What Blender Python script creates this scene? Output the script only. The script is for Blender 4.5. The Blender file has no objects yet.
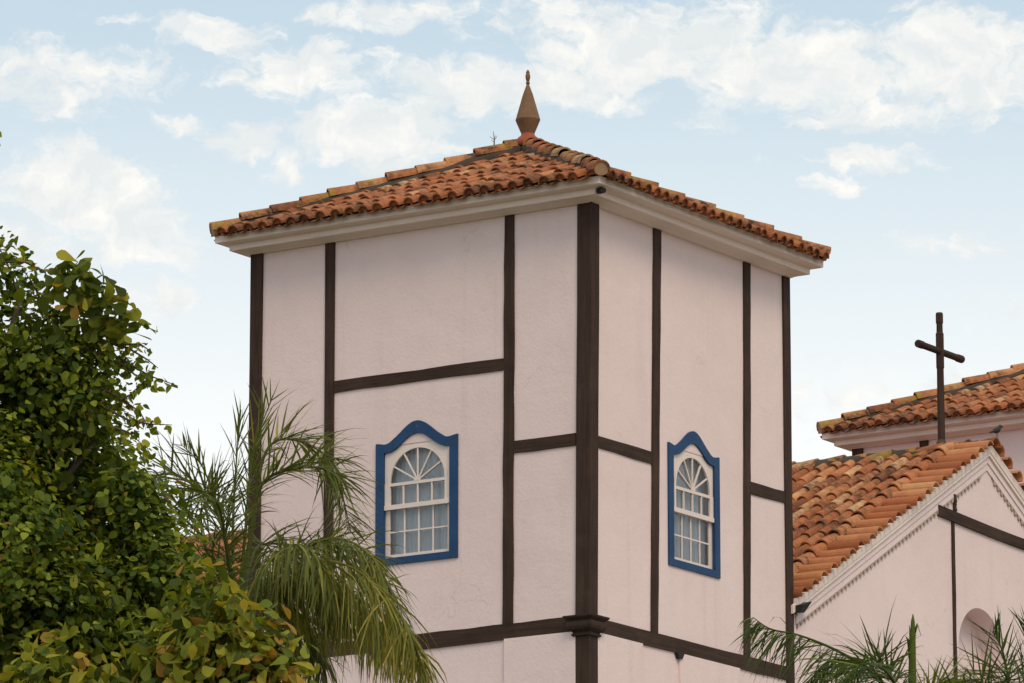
import bpy, bmesh, math, random
import numpy as np
from mathutils import Vector, Matrix, noise as mnoise

SC = bpy.context.scene
COL = SC.collection
H = 11.98                       # height of the tower's lower beam above the ground
RAD = math.radians

# ------------------------------------------------------------------ camera
CAM_P = Vector((33.268, -52.391, 1.7))
CAM_F = Vector((-0.53499866, 0.81727857, 0.21408451)).normalized()
CAM_R = Vector((0.836630883, 0.547766939, -0.000381961)).normalized()
CAM_U = CAM_R.cross(CAM_F).normalized()
FPX = 5545.256
cd = bpy.data.cameras.new('camera')
cam = bpy.data.objects.new('camera', cd)
COL.objects.link(cam)
m3 = Matrix((CAM_R, CAM_U, -CAM_F)).transposed()
cam.matrix_world = Matrix.Translation(CAM_P) @ m3.to_4x4()
cd.sensor_width = 36.0
cd.lens = FPX / 1024 * 36.0
cd.clip_start = 0.5
cd.clip_end = 20000
SC.camera = cam

# ------------------------------------------------------------------ sky, sun, exposure
SUN_EL = RAD(48)
SUN_H = Vector((0.83, -0.56))      # horizontal direction towards the sun
SUN_H.normalize()
SUN_STRENGTH = 0.95
SKY_STRENGTH = 0.10
EXPOSURE = 0.62

sd = bpy.data.lights.new('sun', 'SUN')
sun = bpy.data.objects.new('sun', sd)
COL.objects.link(sun)
sd.energy = SUN_STRENGTH
sd.angle = RAD(22)
sd.color = (1.0, 0.81, 0.54)
to_sun = Vector((SUN_H.x * math.cos(SUN_EL), SUN_H.y * math.cos(SUN_EL), math.sin(SUN_EL)))
sun.rotation_euler = (-to_sun).to_track_quat('-Z', 'Y').to_euler()
sun.location = (0, 0, 60)

SC.view_settings.view_transform = 'Standard'
SC.view_settings.look = 'None'
SC.view_settings.exposure = EXPOSURE
SC.view_settings.gamma = 1.0
SC.view_settings.use_curve_mapping = False


def px_dir(px, py):
    return (CAM_F + CAM_R * ((px - 512) / FPX) - CAM_U * ((py - 341.5) / FPX))


def pt(px, py, d):
    """the place seen at (px, py) of the photograph, d metres away"""
    return CAM_P + px_dir(px, py) * d


def azel(px, py):
    v = px_dir(px, py).normalized()
    return math.degrees(math.atan2(v.x, v.y)), math.degrees(math.asin(v.z))


def build_world():
    w = bpy.data.worlds.new('World')
    SC.world = w
    w.use_nodes = True
    nt = w.node_tree
    nt.nodes.clear()
    N = nt.nodes.new
    L = nt.links.new
    out = N('ShaderNodeOutputWorld')
    bg = N('ShaderNodeBackground')
    bg.inputs['Strength'].default_value = SKY_STRENGTH
    L(bg.outputs[0], out.inputs[0])
    sky = N('ShaderNodeTexSky')
    sky.sky_type = 'NISHITA'
    sky.sun_disc = False
    sky.sun_elevation = SUN_EL
    sky.sun_rotation = math.atan2(SUN_H.x, SUN_H.y)
    sky.air_density = 1.0
    sky.dust_density = 2.0
    sky.ozone_density = 1.0
    tc = N('ShaderNodeTexCoord')
    sep = N('ShaderNodeSeparateXYZ')
    L(tc.outputs['Generated'], sep.inputs[0])

    def math_n(op, a, b=None, clamp=False):
        n = N('ShaderNodeMath')
        n.operation = op
        n.use_clamp = clamp
        for i, v in enumerate((a, b)):
            if v is None:
                continue
            if isinstance(v, (int, float)):
                n.inputs[i].default_value = v
            else:
                L(v, n.inputs[i])
        return n.outputs[0]
    az = math_n('MULTIPLY', math_n('ARCTAN2', sep.outputs[0], sep.outputs[1]), 180 / math.pi)
    el = math_n('MULTIPLY', math_n('ARCSINE', sep.outputs[2]), 180 / math.pi)
    comb = N('ShaderNodeCombineXYZ')
    L(az, comb.inputs[0])
    L(el, comb.inputs[1])
    P0 = comb.outputs[0]
    wn = N('ShaderNodeTexNoise')
    wn.inputs['Scale'].default_value = 1.3
    wn.inputs['Detail'].default_value = 5
    wn.inputs['Roughness'].default_value = .6
    L(P0, wn.inputs['Vector'])
    vs = N('ShaderNodeVectorMath')
    vs.operation = 'SUBTRACT'
    vs.inputs[1].default_value = (.5, .5, .5)
    L(wn.outputs['Color'], vs.inputs[0])
    vm = N('ShaderNodeVectorMath')
    vm.operation = 'MULTIPLY'
    vm.inputs[1].default_value = (1.1, .55, 0)
    L(vs.outputs[0], vm.inputs[0])
    va = N('ShaderNodeVectorMath')
    va.operation = 'ADD'
    L(P0, va.inputs[0])
    L(vm.outputs[0], va.inputs[1])
    P = va.outputs[0]
    # cloud banks, each one soft bank of the real sky (azimuth, elevation in degrees)
    banks = [  # px, py, rx, ry, strength
        (640, 40, 210, 62, 1.0), (800, 62, 200, 62, 1.0), (960, 60, 150, 90, 1.0), (890, 108, 150, 30, .8),
        (500, 85, 190, 40, .95), (420, 10, 130, 26, .7),
        (310, 72, 120, 42, 1.0), (205, 36, 75, 28, .95), (372, 128, 115, 42, 1.05), (430, 150, 70, 25, .7),
        (185, 126, 40, 20, .8), (238, 142, 42, 22, .85), (283, 172, 34, 32, .85), (380, 165, 40, 18, .6),
        (60, 75, 150, 55, .75), (30, 100, 120, 40, .6), (80, 190, 120, 62, 1.1), (150, 235, 90, 45, 1.05), (30, 240, 120, 50, .8),
        (160, 297, 60, 24, .6), (880, 158, 75, 22, .95), (835, 184, 45, 14, .75), (812, 119, 26, 13, .8),
        (965, 250, 110, 22, .55), (760, 160, 60, 14, .4), (330, 14, 70, 16, .7), (110, 22, 60, 14, .5),
        (850, 395, 190, 60, .55), (60, 330, 200, 50, .4), (1000, 320, 120, 40, .45), (700, 120, 50, 16, .5),
    ]
    acc = None
    for (x, y, rx, ry, s) in banks:
        a0, e0 = azel(x, y)
        a1, _ = azel(x + rx, y)
        _, e1 = azel(x, y - ry)
        sa, se = abs(a1 - a0), abs(e1 - e0)
        mp = N('ShaderNodeMapping')
        mp.vector_type = 'POINT'
        mp.inputs['Location'].default_value = (-a0 / (1.02 * sa), -e0 / (1.0 * se), 0)
        mp.inputs['Scale'].default_value = (1 / (1.02 * sa), 1 / (1.0 * se), 1)
        L(P, mp.inputs[0])
        g = N('ShaderNodeTexGradient')
        g.gradient_type = 'SPHERICAL'
        L(mp.outputs[0], g.inputs[0])
        v = math_n('MULTIPLY', math_n('POWER', g.outputs[1], .75), s)
        acc = v if acc is None else math_n('MAXIMUM', acc, v)
    # broken cloud elsewhere in the sky
    n0 = N('ShaderNodeTexNoise')
    n0.inputs['Scale'].default_value = 2.2
    n0.inputs['Detail'].default_value = 4
    L(tc.outputs['Generated'], n0.inputs['Vector'])
    # fine cloud edges
    mpn = N('ShaderNodeMapping')
    mpn.inputs['Scale'].default_value = (0.75, 1.25, 1)
    L(P, mpn.inputs[0])
    n1 = N('ShaderNodeTexNoise')
    n1.inputs['Scale'].default_value = 1.15
    n1.inputs['Detail'].default_value = 9
    n1.inputs['Roughness'].default_value = 0.62
    n1.inputs['Distortion'].default_value = 0.25
    L(mpn.outputs[0], n1.inputs['Vector'])
    n2 = N('ShaderNodeTexNoise')
    n2.inputs['Scale'].default_value = 5.0
    n2.inputs['Detail'].default_value = 6
    n2.inputs['Roughness'].default_value = 0.6
    L(mpn.outputs[0], n2.inputs['Vector'])
    nn = math_n('ADD', math_n('MULTIPLY', math_n('SUBTRACT', n1.outputs[0], .5), 1.6),
                math_n('MULTIPLY', math_n('SUBTRACT', n2.outputs[0], .5), 1.1))
    dens = math_n('ADD', acc, nn)
    mr = N('ShaderNodeMapRange')
    mr.interpolation_type = 'SMOOTHSTEP'
    mr.inputs['From Min'].default_value = 0.22
    mr.inputs['From Max'].default_value = 0.72
    L(dens, mr.inputs[0])
    mr0 = N('ShaderNodeMapRange')
    mr0.interpolation_type = 'SMOOTHSTEP'
    mr0.inputs['From Min'].default_value = 0.45
    mr0.inputs['From Max'].default_value = 0.65
    L(n0.outputs[0], mr0.inputs[0])
    # the general cloud only away from the cloud banks that are laid out above
    a0, e0 = azel(512, 341)
    dx = math_n('ABSOLUTE', math_n('SUBTRACT', az, a0))
    dy = math_n('ABSOLUTE', math_n('SUBTRACT', el, e0 - 4))
    far = math_n('MAXIMUM', math_n('DIVIDE', dx, 7.0), math_n('DIVIDE', dy, 9.0))
    mrf = N('ShaderNodeMapRange')
    mrf.interpolation_type = 'SMOOTHSTEP'
    mrf.inputs['From Min'].default_value = 1.0
    mrf.inputs['From Max'].default_value = 2.0
    L(far, mrf.inputs[0])
    cloud = math_n('MAXIMUM', mr.outputs[0], math_n('MULTIPLY', mr0.outputs[0], mrf.outputs[0]))
    # thin veil of high haze whitening the blue, thicker towards the horizon
    mv = N('ShaderNodeMapRange')
    mv.inputs['From Min'].default_value = 11.0
    mv.inputs['From Max'].default_value = 16.5
    mv.inputs['To Min'].default_value = 1.0
    mv.inputs['To Max'].default_value = 0.62
    L(el, mv.inputs[0])
    veil = N('ShaderNodeMix')
    veil.data_type = 'RGBA'
    L(mv.outputs[0], veil.inputs[0])
    L(sky.outputs[0], veil.inputs[6])
    hz = N('ShaderNodeMix')
    hz.data_type = 'RGBA'
    mh = N('ShaderNodeMapRange')
    mh.inputs['From Min'].default_value = 11.5
    mh.inputs['From Max'].default_value = 15.5
    L(el, mh.inputs[0])
    L(mh.outputs[0], hz.inputs[0])
    hz.inputs[6].default_value = (6.4, 6.55, 6.5, 1)
    hz.inputs[7].default_value = (4.6, 5.4, 5.62, 1)
    L(hz.outputs[2], veil.inputs[7])
    # cloud colour with soft grey bellies
    cm = N('ShaderNodeMix')
    cm.data_type = 'RGBA'
    cr = N('ShaderNodeMapRange')
    cr.inputs['From Min'].default_value = 0.42
    cr.inputs['From Max'].default_value = 0.66
    n3 = N('ShaderNodeTexNoise')
    n3.inputs['Scale'].default_value = 2.1
    n3.inputs['Detail'].default_value = 7
    n3.inputs['Roughness'].default_value = .6
    L(P, n3.inputs['Vector'])
    L(n3.outputs[0], cr.inputs[0])
    L(cr.outputs[0], cm.inputs[0])
    cm.inputs[6].default_value = (5.4, 5.6, 5.6, 1)
    cm.inputs[7].default_value = (6.8, 6.6, 6.2, 1)
    mix = N('ShaderNodeMix')
    mix.data_type = 'RGBA'
    L(math_n('MULTIPLY', cloud, .9), mix.inputs[0])
    L(veil.outputs[2], mix.inputs[6])
    L(cm.outputs[2], mix.inputs[7])
    L(mix.outputs[2], bg.inputs[0])


build_world()

# ------------------------------------------------------------------ materials


class NT:
    def __init__(s, name):
        s.m = bpy.data.materials.new(name)
        s.m.use_nodes = True
        s.t = s.m.node_tree
        s.t.nodes.clear()
        s.out = s.t.nodes.new('ShaderNodeOutputMaterial')

    def n(s, kind, **kw):
        nd = s.t.nodes.new('ShaderNode' + kind)
        for k, v in kw.items():
            setattr(nd, k, v)
        return nd

    def l(s, a, b):
        s.t.links.new(a, b)

    def coord(s, scale=(1, 1, 1)):
        tc = s.n('TexCoord')
        mp = s.n('Mapping')
        mp.inputs['Scale'].default_value = scale
        s.l(tc.outputs['Object'], mp.inputs[0])
        return mp.outputs[0]

    def noise(s, scale, detail=4, rough=.5, vec=None, dist=0):
        n = s.n('TexNoise')
        n.inputs['Scale'].default_value = scale
        n.inputs['Detail'].default_value = detail
        n.inputs['Roughness'].default_value = rough
        n.inputs['Distortion'].default_value = dist
        s.l(vec if vec is not None else s.coord(), n.inputs['Vector'])
        return n.outputs[0]

    def ramp(s, fac, stops):
        r = s.n('ValToRGB')
        e = r.color_ramp.elements
        while len(e) < len(stops):
            e.new(0.5)
        for i, (p, c) in enumerate(stops):
            e[i].position = p
            e[i].color = (*c, 1) if len(c) == 3 else c
        s.l(fac, r.inputs[0])
        return r.outputs[0]

    def rng(s, v, a, b, c=0., d=1.):
        r = s.n('MapRange')
        r.inputs[1].default_value, r.inputs[2].default_value = a, b
        r.inputs[3].default_value, r.inputs[4].default_value = c, d
        s.l(v, r.inputs[0])
        return r.outputs[0]

    def mix(s, fac, a, b, mode='MIX'):
        m = s.n('Mix')
        m.data_type = 'RGBA'
        m.blend_type = mode
        for i, v in ((0, fac), (6, a), (7, b)):
            if isinstance(v, (int, float)):
                m.inputs[i].default_value = v
            elif isinstance(v, tuple):
                m.inputs[i].default_value = (*v, 1)
            else:
                s.l(v, m.inputs[i])
        return m.outputs[2]

    def math(s, op, a, b):
        m = s.n('Math')
        m.operation = op
        for i, v in enumerate((a, b)):
            if isinstance(v, (int, float)):
                m.inputs[i].default_value = v
            else:
                s.l(v, m.inputs[i])
        return m.outputs[0]

    def attr(s, name):
        a = s.n('Attribute')
        a.attribute_name = name
        return a

    def bsdf(s, color, rough=.8, spec=.3, bump=None, bstr=.3, bdist=.01):
        b = s.n('BsdfPrincipled')
        if isinstance(color, tuple):
            b.inputs['Base Color'].default_value = (*color, 1)
        else:
            s.l(color, b.inputs['Base Color'])
        if isinstance(rough, (int, float)):
            b.inputs['Roughness'].default_value = rough
        else:
            s.l(rough, b.inputs['Roughness'])
        b.inputs['Specular IOR Level'].default_value = spec
        if bump is not None:
            bp = s.n('Bump')
            bp.inputs['Strength'].default_value = bstr
            bp.inputs['Distance'].default_value = bdist
            s.l(bump, bp.inputs['Height'])
            s.l(bp.outputs[0], b.inputs['Normal'])
        return b

    def done(s, sh):
        s.l(sh.outputs[0], s.out.inputs[0])
        return s.m


def mat_plaster(name, base, stain):
    t = NT(name)
    n1 = t.noise(.55, 5, .6, dist=.4)
    n2 = t.noise(3.0, 6, .65)
    n3 = t.noise(1.0, 6, .6, vec=t.coord((2.2, 2.2, .28)))      # faint rain streaks
    c = t.mix(t.rng(n1, .35, .7), base, stain)
    c = t.mix(t.rng(n3, .58, .78, 0, .45), c, tuple(x * .86 for x in stain))
    c = t.mix(t.rng(n2, .35, .75, 0, .35), c, tuple(x * 1.04 for x in base))
    vo = t.n('TexVoronoi', feature='DISTANCE_TO_EDGE')
    vo.inputs['Scale'].default_value = .55
    wv = t.n('VectorMath', operation='ADD')
    wn = t.n('TexNoise')
    wn.inputs['Scale'].default_value = 2.4
    wn.inputs['Detail'].default_value = 5
    t.l(t.coord(), wn.inputs['Vector'])
    t.l(t.coord(), wv.inputs[0])
    t.l(wn.outputs['Color'], wv.inputs[1])
    t.l(wv.outputs[0], vo.inputs['Vector'])
    crack = t.math('MULTIPLY', t.rng(vo.outputs['Distance'], .0, .006, 1., 0.), t.rng(t.noise(.8, 3, .5), .52, .62, 0., .28))
    c = t.mix(crack, c, tuple(x * .5 for x in stain))
    st2 = t.noise(1.4, 7, .7, vec=t.coord((3.2, 3.2, .12)), dist=.3)
    c = t.mix(t.math('MULTIPLY', t.rng(st2, .55, .72, 0, .30), t.rng(t.noise(.45, 3, .5), .42, .6)), c, tuple(x * .72 for x in stain))
    fine = t.noise(26, 5, .65)
    lump = t.noise(2.2, 3, .5)
    bm = t.math('ADD', fine, t.math('MULTIPLY', lump, 3.0))
    return t.done(t.bsdf(c, .9, .15, bm, .35, .012))


def mat_wood(name, dark, light, sc=(7, 7, .35)):
    t = NT(name)
    g = t.noise(3.5, 7, .65, vec=t.coord(sc), dist=.6)
    g2 = t.noise(2.0, 5, .6, vec=t.coord((1, 1, 1)))
    c = t.ramp(g, [(.25, dark), (.62, light), (.9, tuple(x * 1.35 for x in light))])
    c = t.mix(t.rng(g2, .45, .75, 0, .5), c, tuple(x * .75 for x in dark))
    g3 = t.noise(1.1, 6, .7)
    c = t.mix(t.rng(g3, .52, .72, 0, .28), c, tuple(x * 1.9 + .012 for x in light))
    return t.done(t.bsdf(c, .85, .2, g, .6, .012))


def mat_paint(name, col, var=.12, rough=.55):
    t = NT(name)
    n = t.noise(6, 5, .6)
    c = t.mix(t.rng(n, .3, .75), col, tuple(x * (1 - var) for x in col))
    return t.done(t.bsdf(c, rough, .35, t.noise(40, 3, .5), .15, .004))


def mat_tile(name, moss=.25, dirt=.5):
    t = NT(name)
    a = t.attr('tint')
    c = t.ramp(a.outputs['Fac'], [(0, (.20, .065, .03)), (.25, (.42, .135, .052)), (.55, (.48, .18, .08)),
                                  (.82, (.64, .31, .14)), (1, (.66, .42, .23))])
    n = t.noise(7, 6, .68)
    c = t.mix(t.rng(n, .30, .75, .0, .55), c, (.33, .12, .055))
    d = t.noise(1.7, 7, .72)
    d2 = t.noise(9, 6, .75)
    dm = t.math('MULTIPLY', t.rng(d, .40, .58), t.rng(d2, .36, .58))
    c = t.mix(t.math('MULTIPLY', dm, dirt), c, (.045, .032, .024))
    li = t.rng(t.noise(24, 3, .6), .66, .72)
    c = t.mix(t.math('MULTIPLY', li, .35), c, (.42, .36, .24))
    ms = t.math('MULTIPLY', t.rng(t.noise(3.3, 6, .7), .50, .66), moss)
    c = t.mix(ms, c, (.30, .235, .03))
    return t.done(t.bsdf(c, .88, .2, t.noise(30, 5, .65), .5, .01))


def mat_leaf(name, stops, trans=.32, rough=.5):
    t = NT(name)
    a = t.attr('tint')
    c = t.ramp(a.outputs['Fac'], stops)
    c = t.mix(t.rng(t.noise(9, 4, .6), .3, .8, 0, .35), c, tuple(x * .6 for x in stops[0][1]))
    b = t.bsdf(c, .62, .16)
    tr = t.n('BsdfTranslucent')
    ct = t.mix(1.0, c, (1.5, 1.35, .6), 'MULTIPLY')
    t.l(ct, tr.inputs[0])
    ms = t.n('MixShader')
    ms.inputs[0].default_value = trans
    t.l(b.outputs[0], ms.inputs[1])
    t.l(tr.outputs[0], ms.inputs[2])
    return t.done(ms)


def mat_glass(name):
    t = NT(name)
    tr = t.n('BsdfTransparent')
    tr.inputs[0].default_value = (.97, .98, .985, 1)
    gl = t.n('BsdfGlossy')
    gl.inputs['Roughness'].default_value = .06
    fr = t.n('Fresnel')
    fr.inputs['IOR'].default_value = 1.5
    bp = t.n('Bump')
    bp.inputs['Strength'].default_value = .25
    bp.inputs['Distance'].default_value = .01
    t.l(t.noise(2.5, 2, .5), bp.inputs['Height'])
    t.l(bp.outputs[0], gl.inputs['Normal'])
    ms = t.n('MixShader')
    t.l(fr.outputs[0], ms.inputs[0])
    t.l(tr.outputs[0], ms.inputs[1])
    t.l(gl.outputs[0], ms.inputs[2])
    return t.done(ms)


M_WALL = mat_plaster('plaster_wall', (.80, .655, .652), (.74, .595, .588))
M_TRIM = mat_plaster('plaster_trim', (.82, .70, .66), (.75, .63, .58))
M_WOOD = mat_wood('dark_timber', (.028, .016, .012), (.060, .036, .028))
M_WOODG = mat_wood('grey_timber', (.060, .042, .034), (.135, .092, .072))
M_WOODH = mat_wood('dark_timber_level', (.028, .016, .012), (.060, .036, .028), (.35, .35, 7))
def mat_blue():
    t = NT('blue_paint')
    n = t.noise(4, 6, .65)
    c = t.mix(t.rng(n, .35, .7), (.009, .046, .135), (.016, .062, .165))
    c = t.mix(t.rng(t.noise(2.2, 6, .7, vec=t.coord((6, 6, .8))), .50, .74, 0, .6), c, (.006, .028, .08))
    c = t.mix(t.rng(t.noise(18, 4, .6), .68, .73, 0, .5), c, (.16, .19, .24))
    return t.done(t.bsdf(c, .6, .3, t.noise(30, 4, .6), .3, .005))


M_BLUE = mat_blue()
M_WHITE = mat_paint('white_paint', (.77, .66, .62), .06)
M_GLASS = mat_glass('window_glass')
M_CURT = mat_paint('curtain_cloth', (.72, .79, .86), .10, .9)
M_TILE = mat_tile('terracotta_tile', .10, .85)
M_TILEH = mat_tile('terracotta_ridge_tile', .75, 1.0)
M_TILEV = mat_tile('terracotta_verge_tile', .03, .15)
M_MORTAR = mat_paint('grey_mortar', (.085, .062, .047), .5, .9)
M_MORTARL = mat_paint('tan_mortar', (.44, .27, .16), .35, .9)
M_RED = mat_paint('red_terracotta', (.36, .085, .05), .3, .8)
M_FINIAL = mat_paint('brown_terracotta', (.225, .122, .062), .4, .75)
M_DARK = mat_paint('black_iron', (.012, .012, .014), .2, .5)
M_BIRD = mat_paint('bird_feather', (.022, .02, .02), .3, .7)
M_BARK = mat_wood('tree_bark', (.05, .038, .028), (.13, .10, .075))
M_TWIG = mat_paint('dry_twig', (.13, .075, .06), .3, .9)
M_DENT = mat_paint('dentil_shade_tone', (.47, .37, .33), .2, .9)  # darker than the wall: shade between and under the teeth put into the colour
M_STONE = mat_paint('stone_plinth', (.34, .30, .27), .3, .9)
M_VINE = mat_leaf('vine_leaf', [(0, (.034, .066, .012)), (.4, (.12, .17, .022)), (.75, (.28, .33, .036)), (.93, (.42, .40, .05)), (1, (.27, .14, .03))], .38)
M_ALM = mat_leaf('almond_leaf', [(0, (.055, .078, .012)), (.35, (.15, .19, .024)), (.62, (.29, .31, .036)), (.84, (.44, .38, .045)), (.93, (.44, .31, .04)), (1, (.42, .24, .05))], .38, .42)
M_PALM = mat_leaf('palm_leaf', [(0, (.045, .052, .018)), (.45, (.115, .145, .036)), (.75, (.20, .21, .045)), (.92, (.33, .29, .055)), (1, (.42, .30, .09))], .34)
M_PALMG = mat_leaf('palm_leaf_green', [(0, (.030, .052, .016)), (.5, (.070, .110, .028)), (.8, (.15, .20, .036)), (.95, (.25, .29, .045)), (1, (.26, .25, .06))], .30)

# ------------------------------------------------------------------ mesh helpers
rnd = random.Random(7)


class MB:
    def __init__(s, off=(0, 0, 0)):
        s.v, s.f, s.t = [], [], []
        s.off = Vector(off)

    def add(s, vs, fs, tint=.5):
        b = len(s.v)
        s.v += [tuple(Vector(p) - s.off) for p in vs]
        for f in fs:
            s.f.append(tuple(i + b for i in f))
            s.t.append(tint)

    def box(s, a, b, seg=1, wob=0.0, axis=2, tint=.5):
        """axis-aligned box from a to b, cut into seg pieces along axis and wobbled a little"""
        a, b = Vector(a), Vector(b)
        o = [i for i in range(3) if i != axis]
        vs, fs = [], []
        for k in range(seg + 1):
            q = a[axis] + (b[axis] - a[axis]) * k / seg
            j = [rnd.uniform(-wob, wob) for _ in range(4)]
            for (u, w) in ((0, 0), (1, 0), (1, 1), (0, 1)):
                p = [0, 0, 0]
                p[axis] = q
                p[o[0]] = (a, b)[u][o[0]] + j[u]
                p[o[1]] = (a, b)[w][o[1]] + (j[2 + w] * .3)
                vs.append(p)
        for k in range(seg):
            for i in range(4):
                fs.append((k * 4 + i, k * 4 + (i + 1) % 4, k * 4 + 4 + (i + 1) % 4, k * 4 + 4 + i))
        fs.append((3, 2, 1, 0))
        e = seg * 4
        fs.append((e, e + 1, e + 2, e + 3))
        s.add(vs, fs, tint)

    def hexa(s, p, tint=.5):
        """8 corners: bottom four ccw, top four ccw"""
        s.add(p, [(3, 2, 1, 0), (4, 5, 6, 7), (0, 1, 5, 4), (1, 2, 6, 5), (2, 3, 7, 6), (3, 0, 4, 7)], tint)

    def tube(s, pts, rad, n=8, tint=.5, caps=True, flat=1.0):
        pts = [Vector(p) for p in pts]
        if isinstance(rad, (int, float)):
            rad = [rad] * len(pts)
        vs, fs = [], []
        prev = None
        for i, p in enumerate(pts):
            d = (pts[min(i + 1, len(pts) - 1)] - pts[max(i - 1, 0)]).normalized()
            ref = prev if prev is not None else (Vector((0, 0, 1)) if abs(d.z) < .9 else Vector((1, 0, 0)))
            x = (ref - d * ref.dot(d)).normalized()
            prev = x
            y = d.cross(x)
            for k in range(n):
                a = 2 * math.pi * k / n
                vs.append(p + (x * math.cos(a) * flat + y * math.sin(a)) * rad[i])
        for i in range(len(pts) - 1):
            for k in range(n):
                fs.append((i * n + k, i * n + (k + 1) % n, i * n + n + (k + 1) % n, i * n + n + k))
        if caps:
            fs.append(tuple(reversed(range(n))))
            fs.append(tuple(range((len(pts) - 1) * n, len(pts) * n)))
        s.add(vs, fs, tint)

    def lathe(s, c, prof, n=16, tint=.5):
        c = Vector(c)
        vs, fs = [], []
        for (r, z) in prof:
            for k in range(n):
                a = 2 * math.pi * k / n
                vs.append(c + Vector((r * math.cos(a), r * math.sin(a), z)))
        for i in range(len(prof) - 1):
            for k in range(n):
                fs.append((i * n + k, i * n + (k + 1) % n, i * n + n + (k + 1) % n, i * n + n + k))
        fs.append(tuple(reversed(range(n))))
        fs.append(tuple(range((len(prof) - 1) * n, len(prof) * n)))
        s.add(vs, fs, tint)

    def build(s, name, mat, parent=None, smooth=False, loc=None, fix=False):
        me = bpy.data.meshes.new(name)
        me.from_pydata(s.v, [], s.f)
        at = me.attributes.new('tint', 'FLOAT', 'FACE')
        at.data.foreach_set('value', s.t)
        me.materials.append(mat)
        if fix:
            bm = bmesh.new()
            bm.from_mesh(me)
            bmesh.ops.recalc_face_normals(bm, faces=bm.faces)
            bm.to_mesh(me)
            bm.free()
        if smooth:
            me.polygons.foreach_set('use_smooth', [True] * len(me.polygons))
        me.update()
        o = bpy.data.objects.new(name, me)
        COL.objects.link(o)
        if parent is not None:
            o.parent = parent
        if loc is not None:
            o.location = loc
        return o


def tag(o, label=None, cat=None, group=None, kind=None):
    for k, v in (('label', label), ('category', cat), ('group', group), ('kind', kind)):
        if v:
            o[k] = v
    return o


def empty(name, loc):
    o = bpy.data.objects.new(name, None)
    COL.objects.link(o)
    o.location = loc
    o.empty_display_size = .3
    return o


def copy_tree(o, parent=None):
    c = o.copy()
    COL.objects.link(c)
    if parent is not None:
        c.parent = parent
    for ch in list(o.children):
        copy_tree(ch, c)
    return c


# ------------------------------------------------------------------ ground
def ground():
    t = NT('dry_lawn')
    n = t.noise(.35, 6, .6)
    n2 = t.noise(9, 5, .65)
    c = t.ramp(n, [(.3, (.10, .105, .035)), (.55, (.16, .13, .065)), (.75, (.27, .17, .105))])
    c = t.mix(t.rng(n2, .3, .8, 0, .5), c, (.07, .065, .03))
    M = t.done(t.bsdf(c, .95, .1, n2, .6, .05))
    m = MB()
    m.add([(-4000, -4000, 0), (4000, -4000, 0), (4000, 4000, 0), (-4000, 4000, 0)], [(0, 1, 2, 3)])
    tag(m.build('ground', M), kind='structure')
    t = NT('stone_paving')
    n = t.noise(2.0, 6, .6)
    c = t.ramp(n, [(.3, (.30, .255, .21)), (.7, (.42, .37, .32))])
    M = t.done(t.bsdf(c, .9, .2, n, .5, .02))
    m = MB()
    m.add([(.9, -4, .004), (14, -4, .004), (14, 24, .004), (.9, 24, .004)], [(0, 1, 2, 3)])
    tag(m.build('pavement', M), kind='structure')


ground()

# ------------------------------------------------------------------ roof tiles


def barrel(m, base, along, up, nrm, length, r0, r1, thick=.015, seg=7, flip=False, tint=.5, arc=math.pi, inner=True, fill=None):
    """one barrel tile: its lower end at base, axis along `along`, opening away from nrm; r0 lower radius, r1 upper"""
    side = along.cross(nrm).normalized()
    vs, fs = [], []
    sg = -1 if flip else 1
    a0 = (math.pi - arc) / 2
    for (q, r) in ((0, r0), (length, r1)):
        for rr in (r, r - thick):
            for k in range(seg + 1):
                a = a0 + arc * k / seg
                vs.append(base + along * q + side * (math.cos(a) * rr) + nrm * (sg * (math.sin(a) * rr * (.62 if flip else 1) - r * .25)))
    n = seg + 1
    for k in range(seg):
        fs.append((k, k + 1, 2 * n + k + 1, 2 * n + k))              # outside
        fs.append((n + k + 1, n + k, k, k + 1)[::-1] if flip else (n + k, n + k + 1, k + 1, k))  # rim
        if inner:
            fs.append((n + k + 1, n + k, 3 * n + k, 3 * n + k + 1))
    m.add(vs, fs, tint)
    if fill is not None:                  # mortar closing the lower end of the tile
        m.add([Vector(vs[n + k]) + along * .022 for k in range(n)], [tuple(range(n))], fill)


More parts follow.
